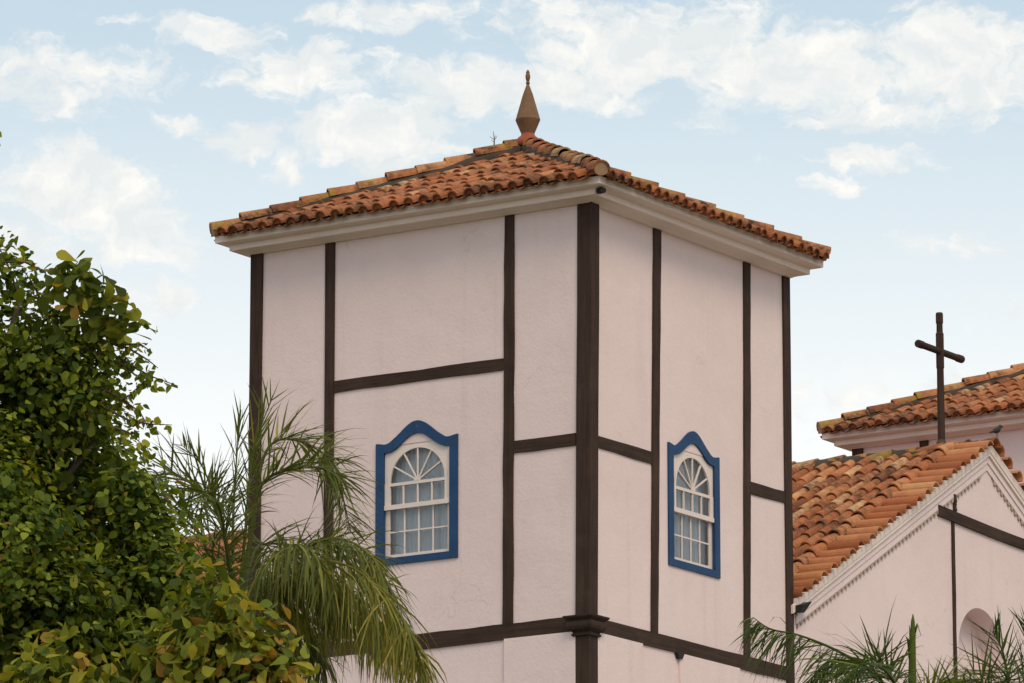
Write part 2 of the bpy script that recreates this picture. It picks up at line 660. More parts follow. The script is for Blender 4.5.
def slope_tiles(m, P0, P1, up, nrm, extent, pitch=.208, expo=.37, full=.45, seed=1):
    """covers a roof slope with channel and cover tiles. P0..P1 the eave line, up the unit upslope vector,
    extent(s) -> (start, end) distance upslope covered by the column at distance s along the eave"""
    R = random.Random(seed)
    al = (P1 - P0)
    Lh = al.length
    al.normalize()
    n = int(round(Lh / pitch))
    pc = Lh / n
    for i in range(n * 2 + 1):
        s = i * pc / 2
        chan = (i % 2 == 0)
        e0, e1 = extent(s)
        if e1 - e0 < .12:
            continue
        q = e0 + R.uniform(-.02, .02) - (.0 if not chan else .03)
        k = 0
        dx = R.uniform(-.008, .008)
        while q < e1 - .04:
            Lf = full * (R.uniform(.55, 1.0) if k == 0 else 1)
            Lt = min(Lf, e1 - q + .05)
            jx = dx + R.uniform(-.011, .011)
            tilt = Matrix.Rotation(R.uniform(-.03, .03), 3, nrm)
            lift = .022 if not chan else .006
            drop = .026                       # every tile lies on the one below
            d = (tilt @ (up * Lt - nrm * drop * (Lt / full))).normalized()
            base = P0 + al * (s + jx) + up * q + nrm * (lift + R.uniform(-.004, .008) + (drop if not chan else drop * .6))
            n2 = (nrm - d * nrm.dot(d)).normalized()
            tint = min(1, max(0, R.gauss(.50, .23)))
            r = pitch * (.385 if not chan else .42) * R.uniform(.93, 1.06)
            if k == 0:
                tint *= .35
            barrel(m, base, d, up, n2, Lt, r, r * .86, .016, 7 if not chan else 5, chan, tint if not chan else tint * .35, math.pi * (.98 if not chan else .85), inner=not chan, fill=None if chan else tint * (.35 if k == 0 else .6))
            q += (expo if k else Lt - (full - expo)) * R.uniform(.96, 1.04)
            k += 1


def ridge_tiles(m, A, B, expo=.37, r=.125, seed=3, first=.0, start_z=None):
    """big overlapping cover tiles along a hip or ridge, from the low end A to B"""
    R = random.Random(seed)
    d = (B - A)
    L = d.length
    d.normalize()
    up = Vector((0, 0, 1))
    nrm = (up - d * up.dot(d)).normalized()
    q = first
    while q < L - .05:
        Lt = min(.46, L - q + .04)
        jit = Vector((R.uniform(-.012, .012), R.uniform(-.012, .012), R.uniform(-.006, .012)))
        dd = (d * Lt - nrm * .036 + Vector((R.uniform(-.01, .01), R.uniform(-.01, .01), 0))).normalized()
        n2 = (nrm - dd * nrm.dot(dd)).normalized()
        barrel(m, A + d * q + nrm * .05 + jit, dd, up, n2, Lt, r * R.uniform(.95, 1.04), r * .86, .02, 9, False, min(1, max(0, R.gauss(.55, .24))), math.pi * 1.05)
        q += expo * R.uniform(.95, 1.06)


# ------------------------------------------------------------------ the bell tower
WL, WR = 4.72, 4.55            # tower width along x and along y
TC = Vector((-WL / 2, WR / 2, 0))


def window_parts(root, face, centre):
    """sash window with blue surround; face 'L' looks to -y, face 'R' looks to +x. u runs to the viewer's right"""
    win = None

    def P(u, z, d):              # d = depth out of the wall plane
        if face == 'L':
            return Vector((centre + u, -d, z + H))
        return Vector((d, centre + u, z + H))

    def bell(u, w):
        u = abs(u)
        return .5 * (1 + math.cos(math.pi * u / w)) if u < w else 0.0

    def ring(m, outer, inner, d0, d1, closed=True):
        n = len(outer)
        vs = []
        for (d, lp) in ((d1, outer), (d1, inner), (d0, outer), (d0, inner)):
            vs += [P(u, z, d) for u, z in lp]
        fs = []
        for k in range(n if closed else n - 1):
            j = (k + 1) % n
            fs += [(k, j, n + j, n + k), (2 * n + j, 2 * n + k, 3 * n + k, 3 * n + j), (k, 2 * n + k, 2 * n + j, j), (n + k, n + j, 3 * n + j, 3 * n + k)]
        if not closed:
            fs += [(0, n, 3 * n, 2 * n), (n - 1, 2 * n - 1, 4 * n - 1, 3 * n - 1)]
        m.add(vs, fs)

    def bar(m, u0, z0, u1, z1, w, d0, d1):
        dx, dz = u1 - u0, z1 - z0
        l = math.hypot(dx, dz)
        nx, nz = -dz / l * w / 2, dx / l * w / 2
        q = [(u0 + nx, z0 + nz), (u1 + nx, z1 + nz), (u1 - nx, z1 - nz), (u0 - nx, z0 - nz)]
        m.hexa([P(u, z, d0) for u, z in q] + [P(u, z, d1) for u, z in q])

    K = 36
    top_o = [(-.575 + 1.15 * k / K, 2.437 + .222 * bell(-.575 + 1.15 * k / K, .44) - .018 * bell(abs(-.575 + 1.15 * k / K) - .44, .13)) for k in range(K + 1)]
    top_i = [(-.462 + .924 * k / K, 2.315 + .195 * bell(-.462 + .924 * k / K, .42)) for k in range(K + 1)]
    outer = [(-.575, .983)] + top_o + [(.575, .983)]
    inner = [(-.462, 1.066)] + top_i + [(.462, 1.066)]
    m = MB(TC)
    ring(m, outer, inner, -.02, .022)
    win = m.build('window', M_BLUE, root, fix=True)
    # white spandrel board and sash box inside the surround
    arch = [(-.418, 1.945)] + [(-.418 * math.cos(math.pi * k / K), 1.955 + .418 * math.sin(math.pi * k / K)) for k in range(K + 1)] + [(.418, 1.945)]
    inn2 = [(-.461, 1.945)] + top_i + [(.461, 1.945)]
    inn2 = [(max(-.461, min(.461, u)), z) for u, z in inn2]
    m = MB(TC)
    ring(m, inn2, arch, -.03, -.008, closed=False)
    m.build('spandrel_board', M_WHITE, win, fix=True)
    # upper sash
    m = MB(TC)
    a_o = [(-.416, 1.66), (-.416, 1.955)] + [(-.416 * math.cos(math.pi * k / K), 1.955 + .416 * math.sin(math.pi * k / K)) for k in range(1, K)] + [(.416, 1.955), (.416, 1.66)]
    a_i = [(-.383, 1.66), (-.383, 1.955)] + [(-.383 * math.cos(math.pi * k / K), 1.955 + .383 * math.sin(math.pi * k / K)) for k in range(1, K)] + [(.383, 1.955), (.383, 1.66)]
    ring(m, a_o, a_i, -.035, .002, closed=False)
    bar(m, -.46, 1.665, .46, 1.665, .055, -.036, .010)
    bar(m, -.439, 1.69, -.439, 1.945, .042, -.034, -.001)
    bar(m, .439, 1.69, .439, 1.945, .042, -.034, -.001)
    bar(m, -.384, 1.932, .384, 1.932, .036, -.034, .001)
    for a in (30, 60, 90, 120, 150):
        c, s_ = math.cos(RAD(a)), math.sin(RAD(a))
        bar(m, .03 * c, 1.955 + .03 * s_, .385 * c, 1.955 + .385 * s_, .016, -.032, -.002)
    hub = [(.05 * math.cos(math.pi * k / 10), 1.95 + .05 * math.sin(math.pi * k / 10)) for k in range(11)]
    m.add([P(u, z, .003) for u, z in hub], [tuple(range(11))])
    for u in (-.2, 0, .2):
        bar(m, u, 1.69, u, 1.916, .017, -.032, -.003)
    m.build('upper_sash', M_WHITE, win, fix=True)
    # lower sash, one step behind
    m = MB(TC)
    ring(m, [(-.461, 1.067), (-.461, 1.66), (.461, 1.66), (.461, 1.067)], [(-.405, 1.11), (-.405, 1.655), (.405, 1.655), (.405, 1.11)], -.06, -.030)
    for u in (-.2, 0, .2):
        bar(m, u, 1.108, u, 1.657, .018, -.055, -.033)
    bar(m, -.406, 1.375, .406, 1.375, .018, -.056, -.034)
    m.build('lower_sash', M_WHITE, win, fix=True)
    m = MB(TC)
    m.add([P(-.384, 1.68, -.022), P(.384, 1.68, -.022), P(.384, 1.955, -.022)] + [P(.384 * math.cos(math.pi * k / 20), 1.955 + .384 * math.sin(math.pi * k / 20), -.022) for k in range(1, 20)] + [P(-.384, 1.955, -.022)], [tuple(range(23))])
    m.add([P(-.41, 1.105, -.046), P(.41, 1.105, -.046), P(.41, 1.66, -.046), P(-.41, 1.66, -.046)], [(0, 1, 2, 3)])
    m.build('pane', M_GLASS, win)
    m = MB(TC)
    n = 90
    vs = []
    for k in range(n + 1):
        u = -.5 + k / n
        d = -.15 + .018 * math.sin(u * 46) + .01 * math.sin(u * 97 + 1)
        vs += [P(u, .95, d), P(u, 2.45, d)]
    m.add(vs, [(2 * k, 2 * k + 2, 2 * k + 3, 2 * k + 1) for k in range(n)])
    m.build('curtain', M_CURT, win, smooth=True)
    return win


def wall_with_opening(m, face, W, u0, u1, z0, z1, zb, zt, u_lo):
    """a wall face with a window opening; u runs along the wall"""
    def P(u, z, d=0.):
        return Vector((u, -d, z + H)) if face == 'L' else Vector((d, u, z + H))
    us = sorted([u_lo, u0, u1, u_lo + W])
    zs = [zb, z0, z1, zt]
    for i in range(3):
        for j in range(3):
            if i == 1 and j == 1:
                continue
            m.add([P(us[i], zs[j]), P(us[i + 1], zs[j]), P(us[i + 1], zs[j + 1]), P(us[i], zs[j + 1])], [(0, 1, 2, 3)])
    # reveals and dark room box behind
    dd = -.35
    c = [(u0, z0), (u1, z0), (u1, z1), (u0, z1)]
    for k in range(4):
        a, b = c[k], c[(k + 1) % 4]
        m.add([P(*a), P(*b), P(*b, dd), P(*a, dd)], [(0, 1, 2, 3)])
    m.add([P(*q, dd) for q in c], [(0, 1, 2, 3)])


def make_tower():
    root = empty('bell_tower', TC)
    tag(root, 'whole square white bell tower with dark timber framing and two blue framed sash windows', 'bell tower', 'twin bell towers of the church')
    # --- walls
    m = MB(TC)
    zb, zt = -H, 5.1
    wall_with_opening(m, 'L', WL, -2.345 - .47, -2.345 + .47, 1.02, 2.40, zb, zt, -WL)
    wall_with_opening(m, 'R', WR, 2.312 - .47, 2.312 + .47, 1.02, 2.40, zb, zt, 0)
    for q in (((-WL, 0), (-WL, WR)), ((-WL, WR), (0, WR))):
        (ax, ay), (bx, by) = q
        m.add([(ax, ay, 0), (bx, by, 0), (bx, by, zt + H), (ax, ay, zt + H)], [(0, 1, 2, 3)])
    # the thicker wall fields of the storey below the beam
    m.box((-1.12, -.030, .0), (-.15, .02, H - .03))
    m.box((-3.60, -.030, .0), (-3.00, .02, H - .03))
    m.box((-.02, .15, .0), (.030, 1.13, H - .03))
    m.box((-.02, 1.95, .0), (.030, 3.3, H - .03))
    m.build('wall', M_WALL, root, fix=True)
    m = MB(TC)
    m.box((-WL - .12, -.12, 0), (.12, WR + .12, .9))
    m.build('plinth', M_STONE, root, fix=True)
    # --- timber posts: (x0, x1 at the top, x0, x1 at the foot)
    pr = .022

    def post(face, a_t, b_t, a_b, b_b, zb_, zt_, name='timber_post'):
        m = MB(TC)
        seg = 16
        vs, fs = [], []
        jl = [rnd.uniform(-.006, .006) for _ in range(seg + 1)]
        jr = [rnd.uniform(-.006, .006) for _ in range(seg + 1)]
        for k in range(seg + 1):
            t = k / seg
            z = zb_ + (zt_ - zb_) * t + H
            a = a_b + (a_t - a_b) * t + jl[k]
            b = b_b + (b_t - b_b) * t + jr[k]
            for (u, d) in ((a, pr), (b, pr), (b, -.1), (a, -.1)):
                vs.append((u, -d, z) if face == 'L' else (d, u, z))
        for k in range(seg):
            for i in range(4):
                fs.append((k * 4 + i, k * 4 + (i + 1) % 4, k * 4 + 4 + (i + 1) % 4, k * 4 + 4 + i))
        fs += [(3, 2, 1, 0), tuple(seg * 4 + i for i in range(4))]
        m.add(vs, fs)
        return m.build(name, M_WOOD, root, fix=True)

    def beam(face, u0, u1, za0, za1, zb0, zb1, p=.018):
        """from u0 (bottom za0, top za1) to u1 (zb0, zb1)"""
        m = MB(TC)
        seg = max(3, int(abs(u1 - u0) / .35))
        vs, fs = [], []
        for k in range(seg + 1):
            t = k / seg
            u = u0 + (u1 - u0) * t
            lo = za0 + (zb0 - za0) * t + rnd.uniform(-.006, .006) + H
            hi = za1 + (zb1 - za1) * t + rnd.uniform(-.006, .006) + H
            for (z, d) in ((lo, p), (hi, p), (hi, -.1), (lo, -.1)):
                vs.append((u, -d, z) if face == 'L' else (d, u, z))
        for k in range(seg):
            for i in range(4):
                fs.append((k * 4 + i, k * 4 + (i + 1) % 4, k * 4 + 4 + (i + 1) % 4, k * 4 + 4 + i))
        fs += [(3, 2, 1, 0), tuple(seg * 4 + i for i in range(4))]
        m.add(vs, fs)
        return m.build('timber_beam', M_WOODH, root, fix=True)

    # corner posts, each a square balk showing on both faces
    def corner(cx, cy, sx, sy, w, gx=0, gy=0):
        m = MB(TC)
        seg = 14
        vs, fs = [], []
        for k in range(seg + 1):
            z = (5.0 + H) * k / seg
            t = max(0, (z - H) / 5.0)
            ox, oy = gx * t + rnd.uniform(-.005, .005), gy * t + rnd.uniform(-.005, .005)
            x0, x1 = cx + sx * .03, cx - sx * w
            y0, y1 = cy + sy * .03, cy - sy * w
            for (x, y) in ((x0, y0), (x1, y0), (x1, y1), (x0, y1)):
                vs.append((x + ox, y + oy, z))
        for k in range(seg):
            for i in range(4):
                fs.append((k * 4 + i, k * 4 + (i + 1) % 4, k * 4 + 4 + (i + 1) % 4, k * 4 + 4 + i))
        fs += [(3, 2, 1, 0), tuple(seg * 4 + i for i in range(4))]
        m.add(vs, fs)
        m.build('corner_post', M_WOOD, root, fix=True)
    corner(0, 0, 1, -1, .155, .045, .0)
    corner(-WL, 0, -1, -1, .14)
    corner(0, WR, 1, 1, .125)
    corner(-WL, WR, -1, 1, .14)
    post('L', -3.662, -3.525, -3.668, -3.532, -H, 4.95)
    post('L', -1.120, -.985, -1.150, -1.010, .14, 4.95)
    post('R', 1.445, 1.605, 1.335, 1.480, .13, 4.95)
    post('R', 3.500, 3.655, 3.428, 3.560, .13, 4.95)
    beam('L', -3.525, -1.125, 3.128, 3.262, 3.118, 3.256)
    beam('L', -.995, -.15, 2.118, 2.262, 2.124, 2.268)
    beam('L', -4.62, -.15, -.060, .128, -.030, .145, .021)
    beam('R', .15, 1.40, 2.118, 2.256, 2.116, 2.254)
    beam('R', 3.60, 4.46, 2.122, 2.262, 2.136, 2.272)
    beam('R', .15, 4.46, -.030, .140, -.030, .142, .021)
    # --- carved capital where the lower beams meet the corner post
    m = MB(TC)
    cp = [(.02, -.09), (.035, -.085), (.04, -.065), (.02, -.058), (.02, -.045), (.05, -.03), (.085, -.01), (.10, .02), (.10, .05), (.085, .075), (.075, .085), (.10, .10), (.13, .118), (.135, .125), (.135, .14), (.02, .14)]
    vs, fs = [], []
    for (g, z) in cp:
        vs += [(-.16 - g * .75, -.034 - g * .7, z + H), (.034 + g * .7, -.034 - g * .7, z + H), (.034 + g * .7, .16 + g * .75, z + H), (-.16 - g * .75, .16 + g * .75, z + H)]
    for k in range(len(cp) - 1):
        for i in range(4):
            fs.append((k * 4 + i, k * 4 + (i + 1) % 4, k * 4 + 4 + (i + 1) % 4, k * 4 + 4 + i))
    fs += [(3, 2, 1, 0), tuple(len(cp) * 4 - 4 + i for i in range(4))]
    m.add(vs, fs)
    m.build('post_capital', M_WOOD, root, fix=True)
    # --- small iron bracket under the beam of the right face
    m = MB(TC)
    m.hexa([(-.01, 1.90, H - .10), (.05, 1.90, H - .10), (.05, 1.97, H - .10), (-.01, 1.97, H - .10), (-.01, 1.86, H - .035), (.06, 1.86, H - .035), (.06, 2.0, H - .035), (-.01, 2.0, H - .035)])
    m.build('bracket', M_DARK, root, fix=True)
    # --- cornice
    prof = [(-.05, 4.945), (.05, 4.947), (.06, 4.955), (.085, 4.962), (.115, 4.972), (.14, 4.982), (.20, 4.985), (.203, 4.992), (.203, 5.050), (.21, 5.058), (.225, 5.062), (.29, 5.064),
            (.30, 5.068), (.322, 5.074), (.322, 5.15), (.33, 5.154), (.33, 5.160), (-.05, 5.160)]
    m = MB(TC)
    n = len(prof)
    vs, fs = [], []
    for (cx, cy, sx, sy) in ((0, 0, 1, -1), (0, WR, 1, 1), (-WL, WR, -1, 1), (-WL, 0, -1, -1)):
        for (o, z) in prof:
            vs.append((cx + sx * o * (1.18 if sx > 0 else 1.07), cy + sy * o * (1.0 if sy < 0 else .72), z + H))
    for k in range(4):
        for i in range(n - 1):
            j = (k + 1) % 4
            fs.append((k * n + i, k * n + i + 1, j * n + i + 1, j * n + i))
    m.add(vs, fs)
    m.build('cornice', M_TRIM, root, fix=True)
    # --- roof
    e, ex, el_, eb = .335, .405, .325, .215
    zE, zA = 5.155 + H, 6.33 + H
    ap = Vector((TC.x + .075, TC.y, zA))
    cs = [Vector((-WL - el_, -e, zE)), Vector((ex, -e, zE)), Vector((ex, WR + eb, zE)), Vector((-WL - el_, WR + eb, zE))]
    m = MB(TC)
    for k in range(4):
        m.add([cs[k], cs[(k + 1) % 4], ap], [(0, 1, 2)])
    m.add(cs, [(3, 2, 1, 0)])
    roof = m.build('roof', M_MORTAR, root)
    tm = MB(TC)
    for k in range(4):
        A, B = cs[k], cs[(k + 1) % 4]
        al = (B - A).normalized()
        L = (B - A).length
        foot = A + al * (ap - A).dot(al)
        up = (ap - foot)
        SL = up.length
        up.normalize()
        nrm = al.cross(up).normalized()
        fl = (foot - A).length

        def ext(s, L=L, SL=SL, fl=fl):
            q = s / fl if s < fl else (L - s) / (L - fl)
            return (-.06, SL * max(0, q) - .02)
        slope_tiles(tm, A, B, up, nrm, ext, seed=20 + k)
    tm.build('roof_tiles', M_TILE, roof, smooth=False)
    hm = MB(TC)
    mm = MB(TC)
    for k in range(4):
        A = cs[k] + (cs[k] - ap).normalized() * .05 + Vector((0, 0, .060))
        B = ap + Vector((0, 0, .115))
        ridge_tiles(hm, A, B, seed=40 + k, r=.106)
        d = (B - A).normalized()
        mm.tube([A + d * .22 + Vector((0, 0, -.055)), B + Vector((0, 0, -.055))], [.108, .12], 10)
        # mortar plug in the open end of the lowest tile
        nn = (Vector((0, 0, 1)) - d * d.z).normalized()
        sd_ = d.cross(nn)
        c0 = A + d * .012 + nn * .030
        ring_ = [c0 + (sd_ * math.cos(a) + nn * math.sin(a)) * .088 for a in np.linspace(0, 2 * math.pi, 17)[:-1]]
        pm = MB(TC)
        pm.add(ring_ + [q + d * .05 for q in ring_], [tuple(range(16)), tuple(reversed(range(16, 32)))] + [(i, (i + 1) % 16, 16 + (i + 1) % 16, 16 + i) for i in range(16)])
        pm.build('tile_plug', M_MORTARL, roof, fix=True)
    hm.build('hip_tiles', M_TILEH, roof)
    mm.build('hip_mortar', M_MORTAR, roof, smooth=True)
    # --- finial
    m = MB(TC)
    b = ap + Vector((.0, 0, .135))
    m.lathe(b, [(.17, -.04), (.16, .03), (.12, .075), (.088, .10), (.08, .13)], 14)
    m.build('finial_base', M_RED, roof, smooth=True)
    m = MB(TC)
    m.lathe(b, [(.078, .10), (.082, .13), (.112, .20), (.150, .29), (.153, .302), (.148, .315), (.110, .45), (.062, .62), (.020, .735), (.014, .745)], 14)
    m.lathe(b, [(.012, .73), (.018, .745), (.026, .765), (.018, .785), (.022, .80), (.030, .83), (.030, .86), (.022, .885), (.024, .90), (.012, .925), (.004, .93)], 9)
    m.build('finial', M_FINIAL, roof)
    window_parts(root, 'L', -2.345)
    window_parts(root, 'R', 2.312)
    return root


tower = make_tower()
T2Y = 14.5
tower2 = copy_tree(tower)
tower2.location = TC + Vector((-.02, T2Y, .04))
tower2['label'] = 'second white bell tower behind the church gable, cut off by the right edge'

# ------------------------------------------------------------------ the nave with its gable front
NY = 9.56                      # axis of the nave
NX0, NX1 = 0.0, -24.0
RZ = 3.66                      # ridge of the roof deck
SLP = .548
EY = 4.60                      # half span hidden by the towers


def make_nave():
    off = Vector((-12, NY, 0))
    root = empty('church_nave', off)
    tag(root, 'white church front with tiled gable roof, dentil trim and arched niche, between the two towers', 'church')
    hw = NY - WR - .004          # half width
    deck = lambda y: RZ - abs(y - NY) * SLP
    # front wall with the niche cut out
    ncy, nr, nspring, nbot = 9.33, .59, .95, -1.4
    m = MB(off)
    K = 24
    arch = [(ncy - nr * math.cos(math.pi * k / K), nspring + nr * math.sin(math.pi * k / K)) for k in range(K + 1)]
    y0, y1 = NY - hw, NY + hw
    wt = lambda y: deck(y) - .06

    def Q(y, z, x=0.):
        return (x, y, z + H)
    for (ya, yb) in ((y0, ncy - nr), (ncy + nr, y1)):
        n = 10
        for k in range(n):
            a, b = ya + (yb - ya) * k / n, ya + (yb - ya) * (k + 1) / n
            m.add([Q(a, -H), Q(b, -H), Q(b, wt(b)), Q(a, wt(a))], [(0, 1, 2, 3)])
    for k in range(K):
        (a, za), (b, zb) = arch[k], arch[k + 1]
        m.add([Q(a, za), Q(b, zb), Q(b, wt(b)), Q(a, wt(a))], [(0, 1, 2, 3)])
    m.add([Q(ncy - nr, -H), Q(ncy + nr, -H), Q(ncy + nr, nbot), Q(ncy - nr, nbot)], [(0, 1, 2, 3)])
    # niche: a half round recess
    J = 10
    loop = [(ncy - nr, nbot)] + arch + [(ncy + nr, nbot)]
    for k in range(len(loop) - 1):
        (a, za), (b, zb) = loop[k], loop[k + 1]
        m.add([Q(a, za), Q(b, zb), Q(b, zb, -.30), Q(a, za, -.30)], [(0, 1, 2, 3)])
    m.add([Q(a, z, -.30) for a, z in loop], [tuple(range(len(loop)))])
    m.add([Q(ncy - nr, nbot), Q(ncy + nr, nbot), Q(ncy + nr, nbot, -.3), Q(ncy - nr, nbot, -.3)], [(0, 1, 2, 3)])
    # side walls behind the towers, and the back
    e = 4.95
    for yy in (NY - e, NY + e):
        m.add([(-WL - .01, yy, 0), (NX1, yy, 0), (NX1, yy, deck(NY + e) + H - .05), (-WL - .01, yy, deck(NY + e) + H - .05)], [(0, 1, 2, 3)])
    m.add([(NX1, NY - e, 0), (NX1, NY + e, 0), (NX1, NY + e, deck(NY + e) + H - .05), (NX1, NY, RZ + H - .05), (NX1, NY - e, deck(NY - e) + H - .05)], [(0, 1, 2, 3, 4)])
    m.build('wall', M_WALL, root, fix=False)
    # raking bands on the gable, below the tiles, and their dentils
    for sgn in (-1, 1):
        m = MB(off)
        hl = hw - .10
        for (w0, w1, p) in ((.0, .19, .034), (.19, .285, .018)):
            A0, A1 = deck(NY) - w0, deck(NY) - w1
            yb = NY + sgn * hl
            za, zb_ = deck(yb) - w0, deck(yb) - w1
            lo = [Q(NY, A1, -.01), Q(yb, zb_, -.01), Q(yb, zb_, p), Q(NY, A1, p)]
            hi = [Q(NY, A0, -.01), Q(yb, za, -.01), Q(yb, za, p), Q(NY, A0, p)]
            m.hexa(lo + hi)
        m.build('raking_band', M_WALL, root, fix=True)
        m = MB(off)
        n = 52
        zz = lambda q: deck(q) - .30
        top_, bot_ = [], []
        for k in range(n * 2):
            y = NY + sgn * (.14 + (hl - .2) * k / (n * 2 - 1))
            y2_ = y + sgn * .008
            lo_ = .044 if k % 2 else .002
            for q in (y, NY + sgn * (.14 + (hl - .2) * (k + .9) / (n * 2 - 1))):
                top_.append((q, zz(q) + .012))
                bot_.append((q, zz(q) - lo_))
        nn_ = len(top_)
        vs = [Q(y, z, .022) for y, z in top_] + [Q(y, z, .022) for y, z in bot_] + [Q(y, z, -.01) for y, z in top_] + [Q(y, z, -.01) for y, z in bot_]
        fs = []
        for k in range(nn_ - 1):
            fs += [(k, k + 1, nn_ + k + 1, nn_ + k), (nn_ + k, nn_ + k + 1, 3 * nn_ + k + 1, 3 * nn_ + k), (2 * nn_ + k + 1, 2 * nn_ + k, 3 * nn_ + k, 3 * nn_ + k + 1), (k + 1, k, 2 * nn_ + k, 2 * nn_ + k + 1)]
        m.add(vs, fs)
        m.build('dentil_trim', M_DENT, root, fix=True)
    # timbers on the gable
    m = MB(off)
    pts = [(8.24, 2.645), (8.9, 2.612), (9.6, 2.58), (10.3, 2.556), (11.0, 2.54), (11.8, 2.53)]
    for (a, za), (b, zb) in zip(pts[:-1], pts[1:]):
        m.hexa([Q(a, za - .07, -.05), Q(b, zb - .07, -.05), Q(b, zb - .07, .032), Q(a, za - .07, .032), Q(a, za + .07, -.05), Q(b, zb + .07, -.05), Q(b, zb + .07, .032), Q(a, za + .07, .032)])
    m.build('timber_beam', M_WOODH, root, fix=True)
    m = MB(off)
    for (a, b, z0, z1) in ((8.655, 8.72, 2.70, 2.92), (8.60, 8.66, -3.0, 2.55)):
        m.box((-.05, a, z0 + H), (.026, b, z1 + H), 12, .006)
    m.build('timber_post', M_WOOD, root, fix=True)
    # roof deck, tiles, ridge, verge
    m = MB(off)
    fx = .06
    ee = 5.05
    th = .10
    for sgn in (-1, 1):
        y2 = NY + sgn * ee
        m.hexa([(fx, NY, RZ - th + H), (NX1 - .3, NY, RZ - th + H), (NX1 - .3, y2, deck(y2) - th + H), (fx, y2, deck(y2) - th + H),
                (fx, NY, RZ + H), (NX1 - .3, NY, RZ + H), (NX1 - .3, y2, deck(y2) + H), (fx, y2, deck(y2) + H)])
    roof = m.build('roof', M_TRIM, root, fix=True)
    tm = MB(off)
    sl = math.hypot(1, SLP)
    SLEN = ee * sl
    # near slope faces the first tower; the part behind the tower's own wall starts above it
    A = Vector((NX1 - .3, NY - ee, deck(NY - ee) + H))
    B = Vector((-.10, NY - ee, deck(NY - ee) + H))
    up = Vector((0, 1, SLP)).normalized()
    nrm = Vector((0, -SLP, 1)).normalized()
    LX = (B - A).length

    def ext(s):
        x = A.x + s
        return ((.10 if x > -WL - .4 else -.08), SLEN - .02)
    slope_tiles(tm, A, B, up, nrm, ext, pitch=.215, expo=.42, full=.51, seed=71)
    A2 = Vector((-.10, NY + ee, deck(NY + ee) + H))
    B2 = Vector((NX1 - .3, NY + ee, deck(NY + ee) + H))
    up2 = Vector((0, -1, SLP)).normalized()
    nrm2 = Vector((0, SLP, 1)).normalized()

    def ext2(s):
        x = A2.x - s
        return ((.10 if x > -WL - .4 else -.08), SLEN - .02)
    slope_tiles(tm, A2, B2, up2, nrm2, ext2, pitch=.215, expo=.42, full=.51, seed=72)
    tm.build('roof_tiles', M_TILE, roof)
    rm = MB(off)
    ridge_tiles(rm, Vector((.17, NY, RZ + .0 + H)), Vector((NX1 - .3, NY, RZ + .02 + H)), seed=75, r=.12, expo=.37)
    rm.build('ridge_tiles', M_TILEH, roof)
    mm = MB(off)
    mm.tube([(-.1, NY, RZ - .0 + H), (NX1 - .25, NY, RZ + .0 + H)], .12, 10)
    mm.build('ridge_mortar', M_MORTAR, roof, smooth=True)
    # verge: short tiles laid across the edge of the gable, one above the other
    vm = MB(off)
    R = random.Random(9)
    for sgn in (-1, 1):
        n = 21
        u = Vector((0, -sgn, SLP)).normalized()
        nr_ = Vector((0, sgn * SLP, 1)).normalized()
        total = hw * sl - .05
        foot = Vector((0, NY + sgn * hw, deck(NY + hw) + H))
        for k in range(n):
            q = .02 + total * (k + .5) / n
            base = foot + u * q + nr_ * (.085 + R.uniform(-.008, .008))
            base.x = .15 + R.uniform(-.025, .025)
            ax = Vector((-1, R.uniform(-.015, .015), .035 + R.uniform(-.02, .01))).normalized()
            r = .098 * R.uniform(.95, 1.05)
            n3 = (nr_ - ax * nr_.dot(ax)).normalized()
            barrel(vm, base, ax, None, n3, .56, r, r * .9, .018, 9, False, min(1, max(0, R.gauss(.52, .2))), math.pi)
    vm.build('verge_tiles', M_TILEV, roof)
    bm_ = MB(off)
    for sgn in (-1, 1):
        yb = NY + sgn * (hw - .02)
        bm_.hexa([Q(NY, RZ - .05, -.1), Q(yb, deck(yb) - .05, -.1), Q(yb, deck(yb) - .05, .07), Q(NY, RZ - .05, .07),
                  Q(NY, RZ + .055, -.1), Q(yb, deck(yb) + .055, -.1), Q(yb, deck(yb) + .055, .08), Q(NY, RZ + .055, .08)])
    bm_.build('verge_bedding', M_TRIM, roof, fix=True)
    # a run of cover tiles just inside the verge, lying higher than the rest
    for sgn in (-1, 1):
        cm = MB(off)
        u = Vector((0, -sgn, SLP)).normalized()
        nr_ = Vector((0, sgn * SLP, 1)).normalized()
        foot = Vector((-.40, NY + sgn * hw, deck(NY + hw) + H))
        q = .02
        while q < hw * sl - .42:
            d = (u * .44 - nr_ * .045 + Vector((R.uniform(-.01, .01), 0, 0))).normalized()
            n3 = (nr_ - d * nr_.dot(d)).normalized()
            barrel(cm, foot + u * q + nr_ * .165, d, None, n3, .44, .100, .086, .018, 8, False, min(1, max(0, R.gauss(.6, .2))), math.pi)
            q += .345
        cm.build('verge_cover_tiles', M_TILE, roof)
    # dark end of the eaves gutter beside the tower
    gm = MB(off)
    yb = NY - hw
    gm.hexa([(-.2, yb + .003, deck(yb) - .11 + H), (.13, yb + .003, deck(yb) - .11 + H), (.13, yb + .10, deck(yb) - .10 + H), (-.2, yb + .10, deck(yb) - .10 + H),
             (-.2, yb + .003, deck(yb) - .02 + H), (.17, yb + .003, deck(yb) - .02 + H), (.17, yb + .22, deck(yb) + .05 + H), (-.2, yb + .22, deck(yb) + .05 + H)])
    gm.build('eave_end', M_DARK, root, fix=True)
    return root


nave = make_nave()

